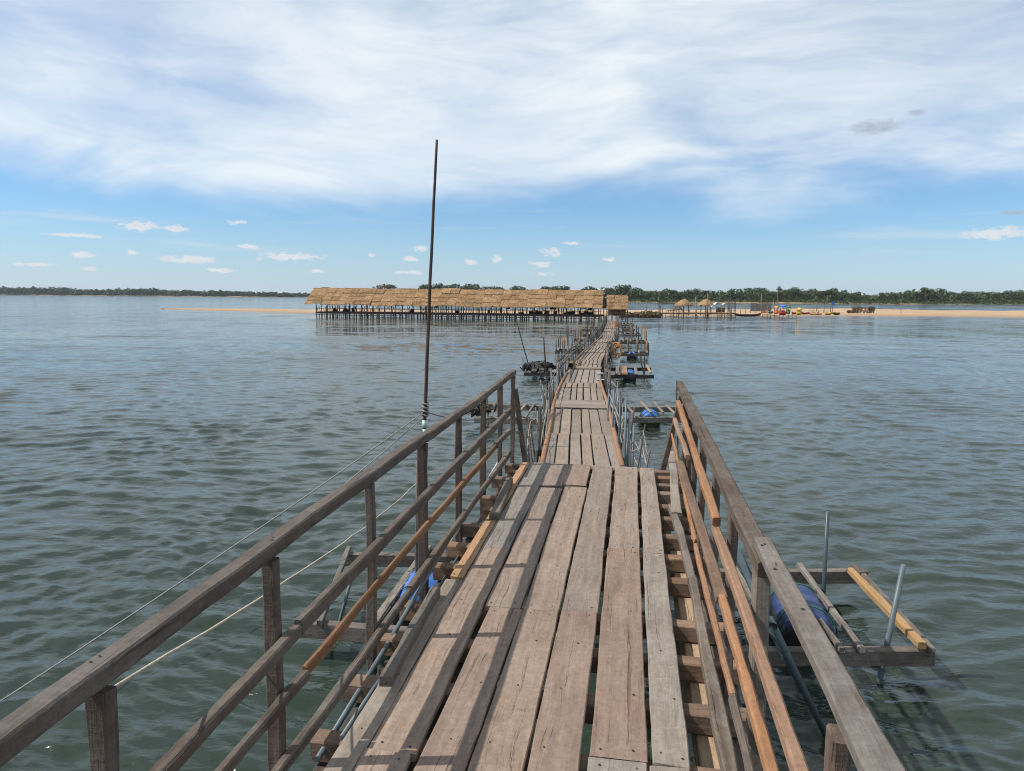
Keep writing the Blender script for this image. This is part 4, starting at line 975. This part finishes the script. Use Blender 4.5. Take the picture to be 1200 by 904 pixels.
# mat partitions towards the right end
for k in range(34):
    x = random.choice((random.uniform(.3, .97), random.uniform(.68, .975), random.uniform(.8, .975))); q = random.uniform(.25, .97); w = random.uniform(.006, .022); h_ = random.uniform(.2, .6); z_ = random.choice((PZ + h_ / 2, PZ + h_ / 2, 2.0 - h_ / 2))
    a = f0.lerp(f1, x) + back * fdep * q + Vector((0, 0, z_)); b_ = f0.lerp(f1, min(1, x + w)) + back * fdep * (q + random.uniform(-.05, .05)) + Vector((0, 0, z_)); bar('mat_partition', a, b_, .05, h_, random.choice(['tarp_dark', 'wet_wood', 'stick_dark', 'boat_dark', 'dry_twig']), pv)
def bundle(px, label, w=.7, h=.7):
    c = P(px, 366, PZ) ; t_ = (c - f0).dot(ax); c = f0 + ax * t_ + back * 1.2; c.z = PZ + .02
    g = random.Random(int(px)); V = []; F = []; n = 9
    prof = [(0, .42), (.1, .5), (.3, .52), (.55, .46), (.75, .36), (.92, .2), (1, .05)]
    for (z, r) in prof:
        for j in range(n): a = 6.283 * j / n; V.append((w * r * math.cos(a) * g.uniform(.8, 1.15), w * .8 * r * math.sin(a) * g.uniform(.8, 1.15), h * z))
    for i in range(len(prof) - 1):
        for j in range(n): F.append((i * n + j, i * n + (j + 1) % n, (i + 1) * n + (j + 1) % n, (i + 1) * n + j))
    F.append(tuple(range(n - 1, -1, -1))); F.append(tuple((len(prof) - 1) * n + j for j in range(n)))
    tag(obj('cloth_bundle', mesh_from(V, F, ('tarp_dark',)), Matrix.Translation(c)), label, 'bundle', 'dark bundles on the pavilion floor')
bundle(380, 'dark bundle nearest the left end of the pavilion floor', .7, .6); bundle(397, 'wide dark bundle on the pavilion floor, second from its left end', .9, .5)
bundle(409, 'upright dark bundle on the pavilion floor, third from its left end', .5, .7); bundle(496, 'dark bundle on the pavilion floor behind the tall pole', .6, .6)

# small hut
hL = PY(711.0, 362.5, 101.0); hR = PY(735.5, 362.7, 100.6)
ax2 = (hR - hL).normalized(); bk2 = Vector((-ax2.y, ax2.x, 0)); bk2 = bk2 if bk2.y > 0 else -bk2
hut = thing('thatched_hut', Vector((hL.x, hL.y, 0)).lerp(Vector((hR.x, hR.y, 0)), .5), 'small thatched hut at the right end of the long pavilion', 'hut')
thatch_roof(hut, hL, hR, 1.75, 1.9, bk2, 3, 4, seed=31)
for q in (0.15, 3.6):
    for i in range(5):
        a = Vector((hL.x, hL.y, 0)).lerp(Vector((hR.x, hR.y, 0)), i / 4) + bk2 * q; stake('stilt', a + Vector((0, 0, -.8)), a + Vector((0, 0, 1.85)), .06, 'stick_dark', hut, 6)
for i in range(9):
    a = Vector((hL.x, hL.y, .85)).lerp(Vector((hR.x, hR.y, .85)), (i + .5) / 9) + bk2 * .1; bar('floor_board', a, a + bk2 * 3.6, .27, .05, 'brown_beam', hut)
bar('wall', Vector((hL.x, hL.y, 1.3)) + bk2 * 2.8 + ax2 * .2, Vector((hR.x, hR.y, 1.3)) + bk2 * 2.8 - ax2 * .2, .06, .9, 'dry_twig', hut)
bar('hand_rail', Vector((hL.x, hL.y, 1.25)) + bk2 * .12, Vector((hR.x, hR.y, 1.25)) + bk2 * .12, .06, .06, 'bamboo', hut)
for i in range(7):
    a = Vector((hL.x, hL.y, .3)).lerp(Vector((hR.x, hR.y, .3)), random.random()) + bk2 * .08; bar('baluster', a, a + Vector((0, 0, random.uniform(1.0, 1.5))), .05, .05, random.choice(['bamboo', 'raft_wood', 'post_wood']), hut)
for i in range(12):
    x = i / 11; e = hL.lerp(hR, x)
for x, dm in ((0.02, 1), (0.98, -1)):
    e = hL.lerp(hR, x); tri = [e + bk2 * .3 + Vector((0, 0, .1)), e + bk2 * 3.5 + Vector((0, 0, .1)), e + bk2 * 1.9 + Vector((0, 0, 1.65))]
    V = [*tri, *[q + ax2 * .05 * dm for q in tri]]; obj('gable', mesh_from(V, [(0, 1, 2), (5, 4, 3), (0, 3, 4, 1), (1, 4, 5, 2), (2, 5, 3, 0)], ('tarp_dark',)), None, hut)

# ------------------------------------------------------------------ landing stage and beach
def px_stakes(par, name, xs, yt, yb, z, r, mats, jt=1.0):
    for x in xs:
        b0 = P(x, yb + random.uniform(-.3, .3), z); t0 = PY(x + random.uniform(-.4, .4), yt + random.uniform(-jt, jt), b0.y); stake(name, b0 - Vector((0, 0, .8)), t0, r, random.choice(mats), par, 5)
ls = thing('landing_stage', P(818, 372, 0), 'bamboo landing stage on thin stilts along the sandbar in front of the beach shelters', 'jetty')
pa, pb = P(775, 372.0, 0), P(862, 372.0, 0); pc, pd = P(775, 371.0, 0), P(862, 371.0, 0)
for zz_ in (.62,): 
    bar('beam', pa + Vector((0, 0, zz_)), pb + Vector((0, 0, zz_)), .12, .12, 'wet_wood', ls); bar('beam', pc + Vector((0, 0, zz_)), pd + Vector((0, 0, zz_)), .12, .12, 'wet_wood', ls)
for i in range(24):
    f = (i + .5) / 24; bar('board', pa.lerp(pb, f) + Vector((0, 0, .72)), pc.lerp(pd, f) + Vector((0, 0, .72)), (pb - pa).length / 24 - .05, .05, 'bamboo', ls)
px_stakes(ls, 'stilt', [776, 787.5, 789, 801, 815, 816.5, 828.5, 829, 841.5, 845.5, 856, 857.5], 361.5, 372.2, 0, .07, ['bamboo', 'stick_dark', 'post_wood'], 3)
px_stakes(ls, 'stilt', np.arange(780, 862, 6.3), 368, 372.2, 0, .05, ['wet_wood', 'stick_dark'], .3)
for (x, yt) in [(772.4, 343), (774.0, 359), (795, 357), (815.5, 348), (829.5, 343.5)]:
    b0 = P(x, 371.8, 0); o = stake('bamboo_pole', b0 - Vector((0, 0, .8)), PY(x, yt, b0.y), .11 if yt < 350 else .07, 'bamboo' if x > 775 else 'post_wood', None, 6)
    tag(o, {772.4: 'tall brown pole at the left end of the landing stage', 774.0: 'short brown post beside the tall pole at the left end of the landing stage', 795: 'thin bamboo post just left of the left thatched parasol', 815.5: 'thin tall bamboo pole between the two thatched parasols', 829.5: 'tall bamboo pole rising behind the right thatched parasol'}[x], 'pole')
fr = thing('bamboo_gateway', P(783, 371.5, 0), 'bare bamboo frame with a cross bar at the left end of the landing stage', 'gateway')
a = P(774, 371.6, 0); b_ = P(790, 371.6, 0); bar('cross_bar', Vector((a.x, a.y, 2.35)), Vector((b_.x, b_.y, 2.35)), .12, .12, 'bamboo', fr)
for x in (776, 789): b0 = P(x, 371.6, 0); stake('leg', b0 - Vector((0, 0, .8)), Vector((b0.x, b0.y, 2.4)), .07, 'bamboo', fr, 5)
# brushy bank by the small hut
hp = P(752, 370.5, .2)
V, F = leaves(700, [(-2.6, -.2, .1, 2.0, .9, .45), (0, 0, .2, 2.2, 1.0, .45), (2.2, .6, .2, 1.5, .9, .5), (1.2, .8, .5, .8, .6, .45)], .3, 91)
tag(obj('brush_pile', mesh_from(V, F, ('dry_leaf',)), Matrix.Translation(hp)), 'low pile of dry brush at the water between the small hut and the landing stage', 'brush')
def parasol(px, label, wpx, ytop=350.6, yeave=357.0):
    b0 = P(px, 368.2, .45); o = thing('thatch_parasol', b0, label, 'parasol', 'thatched parasols on the sandbar'); m_ = b0.length / FPX
    zt = PY(px, ytop, b0.y).z; ze = PY(px, yeave, b0.y).z; r = wpx * m_ / 2
    g = random.Random(int(px)); V = []; F = []; n = 22; prof = [(0.02, zt), (.25, zt - (zt - ze) * .14), (.55, zt - (zt - ze) * .42), (.85, zt - (zt - ze) * .8), (1.0, ze - .05)]
    for (q, z) in prof:
        for j in range(n): a = 6.283 * j / n; k = g.uniform(.94, 1.06); V.append((r * q * k * math.cos(a), r * q * k * math.sin(a), z - b0.z + g.uniform(-.05, .05)))
    for i in range(len(prof) - 1):
        for j in range(n): F.append((i * n + j, (i + 1) * n + j, (i + 1) * n + (j + 1) % n, i * n + (j + 1) % n))
    for k in range(120):
        a = g.uniform(0, 6.283); q = g.choice((.6, .85, 1, 1, 1)); z = float(np.interp(q, [p_[0] for p_ in prof], [p_[1] for p_ in prof])) - b0.z + .04; i = len(V); d = .05
        V += [(r * q * math.cos(a - d), r * q * math.sin(a - d), z), (r * q * math.cos(a + d), r * q * math.sin(a + d), z), (r * (q + .1) * math.cos(a), r * (q + .1) * math.sin(a), z - g.uniform(.2, .5))]; F.append((i, i + 2, i + 1))
    obj('canopy', mesh_from(V, F, ('thatch',)), Matrix.Translation(b0), o)
    stake('pole', b0 - Vector((0, 0, .6)), Vector((b0.x, b0.y, zt - .1)), .1, 'bamboo', o, 7)
    for j in range(6):
        a = j * 1.047; bar('rib', Vector((b0.x, b0.y, zt - .3)), Vector((b0.x + r * .8 * math.cos(a), b0.y + r * .8 * math.sin(a), ze + .2)), .06, .06, 'bamboo', o)
    for j in range(4):
        a = j * 1.57 + .5; c_ = Vector((b0.x + r * .75 * math.cos(a), b0.y + r * .75 * math.sin(a), 0)); stake('prop', c_ + Vector((0, 0, .2)), c_ + Vector((0, 0, ze + .1)), .045, 'post_wood', o, 5)
parasol(801, 'left of the two round thatched parasols on the sandbar', 20); parasol(826.5, 'right of the two round thatched parasols on the sandbar', 19)
def lounge(px, label, k=1.0, rot=0.3):
    b0 = P(px, 366.8, .5); o = thing('wooden_lounger', b0, label, 'lounger', 'dark loungers under the left parasol'); M = Matrix.Translation(b0) @ Matrix.Rotation(rot, 4, 'Z') @ Matrix.Scale(k, 4)
    def bx(name, p, q, w, h, mat): bar(name, M @ Vector(p), M @ Vector(q), w * k, h * k, mat, o)
    bx('seat', (-.9, 0, .45), (.5, 0, .45), .8, .08, 'boat_dark'); bx('backrest', (.45, 0, .45), (1.1, 0, 1.25), .8, .08, 'boat_dark')
    for (x_, y_) in ((-.8, -.35), (-.8, .35), (.5, -.35), (.5, .35)): bx('leg', (x_, y_, 0), (x_, y_, .45), .08, .08, 'boat_dark')
lounge(787, 'dark wooden lounger left of the left parasol', 1.0, .2); lounge(791.5, 'dark wooden lounger half under the left edge of the left parasol', 1.15, .5); lounge(802, 'dark wooden lounger right beneath the left parasol', 1.1, 2.6)
# tarp shelter
b0 = P(842, 367.2, .5); m_ = b0.length / FPX
sh = thing('tarp_shelter', b0, 'makeshift beach shelter of white and dark tarps right of the two parasols', 'shelter')
def cloth(name, pts, mat, par, th=.04):
    V = [Vector(p) for p in pts]; n = len(V); V2 = V + [v - Vector((0, 0, th)) for v in V]
    F = [tuple(range(n)), tuple(range(2 * n - 1, n - 1, -1))] + [(i, i + n, (i + 1) % n + n, (i + 1) % n) for i in range(n)]
    return obj(name, mesh_from(V2, F, (mat,)), Matrix.Translation(b0), par)
cloth('tarp', [(-1.6, -.8, 1.2), (-.7, -1, 1.95), (-.3, .9, 2.05), (-1.3, 1.2, 1.4)], 'tarp_white', sh); cloth('tarp', [(-.7, -1, 1.9), (.5, -1.1, 1.55), (.7, 1, 1.6), (-.3, .9, 2.0)], 'tarp_dark', sh)
cloth('tarp', [(.4, -1.1, 1.6), (.9, -1.2, 1.95), (1.5, -1, 1.75), (1.5, 1, 1.7), (.7, 1, 1.7)], 'tarp_white', sh); cloth('tarp', [(-.9, -1.1, .05), (.8, -1.3, .05), (.9, -1.05, .95), (-.5, -1.05, 1.15)], 'boat_dark', sh, .03)
for (x_, y_, z_) in ((-1.5, -.8, 1.2), (-.7, -.95, 1.95), (.5, -1.0, 1.6), (1.45, -.95, 1.75), (-1.2, 1.1, 1.4), (.7, .95, 1.7), (1.4, .95, 1.7)): stake('pole', b0 + Vector((x_, y_, -.3)), b0 + Vector((x_, y_, z_)), .05, 'stick_dark', sh, 5)
bar('table', b0 + Vector((-.5, -.2, .55)), b0 + Vector((.8, -.2, .55)), .8, .08, 'paint_red', sh)
for x_ in (-.4, .7): bar('table_leg', b0 + Vector((x_, -.2, 0)), b0 + Vector((x_, -.2, .55)), .08, .6, 'boat_dark', sh)
# shelf stand
b1 = P(857.5, 367.5, .5); sf = thing('wooden_stand', b1, 'tall dark stand of poles and shelves right of the tarp shelter', 'stand')
for (x_, y_) in ((-.55, -.4), (.55, -.4), (-.55, .4), (.55, .4)): stake('leg', b1 + Vector((x_, y_, -.3)), b1 + Vector((x_ * .9, y_ * .9, 2.7)), .06, 'stick_dark', sf, 5)
for z in (.6, 1.2, 1.8, 2.4): bar('shelf', b1 + Vector((-.6, 0, z)), b1 + Vector((.6, 0, z)), .85, .07, 'post_wood', sf)
# boats
def hull(name, pa, pb, w, h, mat, label, cat, group=None, rim=None, seat=True):
    pa = Vector(pa); pb = Vector(pb); L = (pb - pa).length; M = frame(pa, pb); V = []; F = []; ns = 12; o = thing(name, (pa + pb) / 2, label, cat, group)
    sec = [(-1, 1), (-.85, .45), (-.5, .08), (0, 0), (.5, .08), (.85, .45), (1, 1)]
    for inn in (0, 1):
        for i in range(ns + 1):
            s_ = i / ns; k = max(.03, math.sin(math.pi * min(1, max(0, .02 + .96 * s_))) ** .55); up_ = h * .55 * (2 * s_ - 1) ** 4
            for (y, z) in sec: V.append((s_ * L, y * w / 2 * k * (1 - .1 * inn), z * h + up_ + (.05 if inn and z < .9 else 0)))
    q = len(sec); b_ = (ns + 1) * q
    for i in range(ns):
        for j in range(q - 1):
            a = i * q + j; F.append((a, a + 1, a + q + 1, a + q)); F.append((b_ + a, b_ + a + q, b_ + a + q + 1, b_ + a + 1))
        for j in (0, q - 1):
            a = i * q + j; F.append((a, a + q, b_ + a + q, b_ + a) if j == 0 else (a, b_ + a, b_ + a + q, a + q))
    obj('hull', mesh_from(V, F, (mat,), smooth=True), M, o)
    if seat:
        for s_ in (.3, .62): bar('seat', M @ Vector((L * s_, -w * .36, h * .75)), M @ Vector((L * s_, w * .36, h * .75)), .18, .05, rim or mat, o)
    return o
hull('wooden_boat', P(861, 371.2, .02), P(891, 371.2, .02), 1.0, .42, 'boat_dark', 'long dark wooden boat moored at the right end of the landing stage', 'boat', rim='bamboo')
def kayak(x0, x1, y, mat, label, z=.35, w=.75, h=.36): hull('kayak', P(x0, y, z), P(x1, y - .3, z), w, h, mat, label, 'kayak', 'kayaks pulled up on the sandbar', rim='boat_dark')
kayak(938.5, 949, 368.9, 'paint_red', 'red kayak lying right of the yellow pedal boat'); kayak(949, 957.5, 369.3, 'paint_yellow', 'low yellow kayak next to the red kayak', .25, .7, .22); kayak(956.5, 963, 369.4, 'paint_pink', 'pink kayak just right of the low yellow kayak', .25, .7, .25)
kayak(967, 974, 369.6, 'paint_yellow', 'yellow kayak in the middle of the right group, near the blue sign', .2); kayak(974, 980.5, 368.4, 'paint_yellow', 'yellow kayak lying behind the black one', .4); kayak(977, 984, 369.6, 'boat_dark', 'black kayak at the right end of the row', .2)
kayak(928, 934, 368.9, 'paint_red', 'short red kayak left of the yellow pedal boat')
def pedal_boat(px, y, mat, label, canopy, wpx=7, ccol=None, ctop=6.0):
    b1 = P(px, y, .3); m_ = b1.length / FPX; w = wpx * m_; o = hull('pedal_boat', b1 - Vector((w / 2, 0, 0)), b1 + Vector((w / 2, 0, 0)), 1.2, .5, mat, label, 'pedal boat', 'pedal boats on the sandbar', seat=False)
    bar('seat_block', b1 + Vector((-w * .25, 0, .62)), b1 + Vector((w * .2, 0, .62)), .8, .5, mat, o)
    bar('backrest', b1 + Vector((-w * .25, 0, .7)), b1 + Vector((-w * .32, 0, 1.15)), .8, .1, mat, o)
    if canopy:
        H = ctop * m_
        for (x_, y_) in ((-.3, -.45), (.3, -.45), (-.3, .45), (.3, .45)): stake('canopy_post', b1 + Vector((x_ * w, y_, .4)), b1 + Vector((x_ * w, y_, H)), .035, 'pipe_white', o, 5)
        V = []; F = []; n = 12
        for (q, z) in ((1, 0), (.95, .16), (.6, .34), (.02, .42)):
            for j in range(n): a = 6.283 * j / n; V.append((w * .46 * q * math.cos(a), .75 * q * math.sin(a), z))
        for i in range(3):
            for j in range(n): F.append((i * n + j, i * n + (j + 1) % n, (i + 1) * n + (j + 1) % n, (i + 1) * n + j))
        F.append(tuple(range(n - 1, -1, -1)))
        obj('canopy', mesh_from(V, F, (ccol,), smooth=True), Matrix.Translation(b1 + Vector((0, 0, H))), o)
pedal_boat(917, 369.5, 'paint_red', 'red pedal boat under a blue canopy', True, 8.5, 'paint_blue', 9.0); pedal_boat(909.5, 368.2, 'paint_orange', 'orange pedal boat left of the one with the blue canopy', True, 5, 'paint_orange', 6.5); pedal_boat(936, 369.3, 'paint_yellow', 'yellow pedal boat between the red kayaks', True, 6.5, 'paint_yellow', 5.4)
pedal_boat(923.5, 368.3, 'paint_green', 'green pedal boat right of the one with the blue canopy', True, 4.5, 'paint_green', 6.8); kayak(900.5, 906, 368.0, 'paint_green', 'short green kayak left of the orange pedal boat', .4); kayak(893, 899, 367.2, 'paint_orange', 'small orange kayak in front of the grey net fence', .45)
# net fence
nf = thing('net_fence', P(891, 365.8, .5), 'grey net fence panels on stakes behind the boats', 'fence')
for i in range(4):
    xa, xb = 879.5 + i * 6.2, 879.5 + i * 6.2 + 5.7; a = P(xa, 365.6, .5); b_ = P(xb, 365.6, .5); hh_ = (1.75, 1.6, 1.7, 1.5)[i]
    bar('net_panel', a + Vector((0, 0, hh_ / 2 + .1)), b_ + Vector((0, 0, hh_ / 2 + .1)), .03, hh_, 'grey_net', nf); stake('stake', a - Vector((0, 0, .3)), a + Vector((0, 0, 2.0)), .05, 'stick_dark', nf, 5)
# row of stakes / low frame in front of the boats
lf2 = thing('stake_row', P(915, 372, 0), 'row of thin stakes with a low bar in the water before the pedal boats', 'stakes')
px_stakes(lf2, 'stake', [894, 899.5, 903, 908, 913.5, 918, 924, 928.5, 934], 361, 372.6, 0, .045, ['stick_dark', 'post_wood', 'bamboo'], 3)
a = P(892, 372.8, .15); b_ = P(934, 373.2, .15); bar('bar', a, b_, .1, .1, 'wet_wood', lf2)
for (x, yt, lab) in [(892.7, 344, 'tallest thin bamboo pole, behind the grey net fence'), (868, 357, 'thin pole standing on the sand between the stand and the net fence'), (873.5, 355.5, 'thin pole just left of the grey net fence'), (911.5, 343, 'tall thin pole behind the orange pedal boat'), (969.3, 346, 'thin pole left of the blue sign'), (1056, 351, 'lone thin pole on the open sand at the right'), (727.5 + 30, 352, 'thin pole in the water right of the small hut')]:
    b0_ = P(x, 367, .4); tag(stake('bamboo_pole', b0_ - Vector((0, 0, .5)), PY(x, yt, b0_.y), .06, 'bamboo', None, 5), lab, 'pole')
# blue sign
b1 = P(975.5, 366.2, .5); bs = thing('blue_sign', b1, 'small blue board on a post near the yellow kayaks', 'sign'); stake('post', b1 - Vector((0, 0, .4)), b1 + Vector((0, 0, 2.3)), .05, 'stick_dark', bs, 5)
bar('board', b1 + Vector((-.3, -.07, 1.85)), b1 + Vector((.3, -.07, 1.85)), .05, .75, 'paint_blue', bs)
for x in (965.5, 973): b1 = P(x, 366, .5); tag(stake('short_post', b1 - Vector((0, 0, .4)), b1 + Vector((0, 0, 1.6 if x < 970 else 1.3)), .09, 'stick_dark', None, 6), 'short dark post left of the driftwood and the blue sign' if x < 970 else 'short dark post right against the blue sign', 'post')
# driftwood
b1 = P(957, 366.8, .5); dw = thing('driftwood', b1, 'bleached branching driftwood standing on the sand left of the blue sign', 'driftwood')
for k in range(9):
    a = random.uniform(-1.0, 1.0); x_ = random.uniform(-.8, .6); stake('branch', b1 + Vector((x_, random.uniform(-.3, .3), -.1)), b1 + Vector((x_ + a * .9, random.uniform(-.4, .4), random.uniform(.5, 1.7))), .05, 'dry_twig', dw, 5, .06, .4)
# dry shrubs
def shrub(px, wpx, hpx, label, seed, y=366.6):
    b1 = P(px, y, .5); m_ = b1.length / FPX; w = wpx * m_; h = hpx * m_; g = random.Random(seed); o = thing('dry_shrub', b1, label, 'shrub', 'dry shrubs on the sandbar')
    for k in range(26):
        x_ = g.uniform(-.5, .5) * w; a = g.uniform(-.5, .5); tube('twig', [b1 + Vector((x_ * .8, 0, -.1)), b1 + Vector((x_, g.uniform(-.3, .3), h * .45)), b1 + Vector((x_ + a * h * .5, g.uniform(-.5, .5), h * g.uniform(.65, 1.05)))], [.05, .035, .012], 'dry_twig', o, 4)
    V, F = leaves(240, [(g.uniform(-.35, .35) * w, 0, h * g.uniform(.25, .55), w * .22, .5, h * .3) for _ in range(5)], .14, seed); obj('foliage', mesh_from(V, F, ('dry_leaf' if seed % 2 else 'leaf_rust',)), Matrix.Translation(b1), o)
shrub(1007, 15, 10, 'largest dry shrub on the right part of the sandbar', 11); shrub(1020, 10, 8, 'dry shrub right beside the largest one, at the right', 12); shrub(997, 8, 3.5, 'lowest dry shrub, left of the largest one', 13)
print('posts', npost, 'sections', nsec, 'objects', len(bpy.data.objects))

# ------------------------------------------------------------------ river air
if True:
    x0, x1, y0, y1, z0, z1 = -9600, 9600, -9600, 9600, -2.0, 45.0
    V = [(x, y, z) for z in (z0, z1) for (x, y) in ((x0, y0), (x1, y0), (x1, y1), (x0, y1))]
    F = [(3, 2, 1, 0), (4, 5, 6, 7), (0, 1, 5, 4), (1, 2, 6, 5), (2, 3, 7, 6), (3, 0, 4, 7)]
    hm = bpy.data.materials.new('haze'); hm.use_nodes = True; t = NT(hm.node_tree); t.n.clear()
    pv_ = t.node('ShaderNodeVolumePrincipled'); pv_.inputs['Color'].default_value = (0.80, 0.88, 1.0, 1); pv_.inputs['Density'].default_value = 0.00008; pv_.inputs['Anisotropy'].default_value = 0.2
    t.l.new(pv_.outputs[0], t.node('ShaderNodeOutputMaterial').inputs['Volume']); MATS['haze'] = hm
    tag(obj('haze', mesh_from(V, F, ('haze',))), 'thin pale river haze over the water', 'haze', kind='stuff')
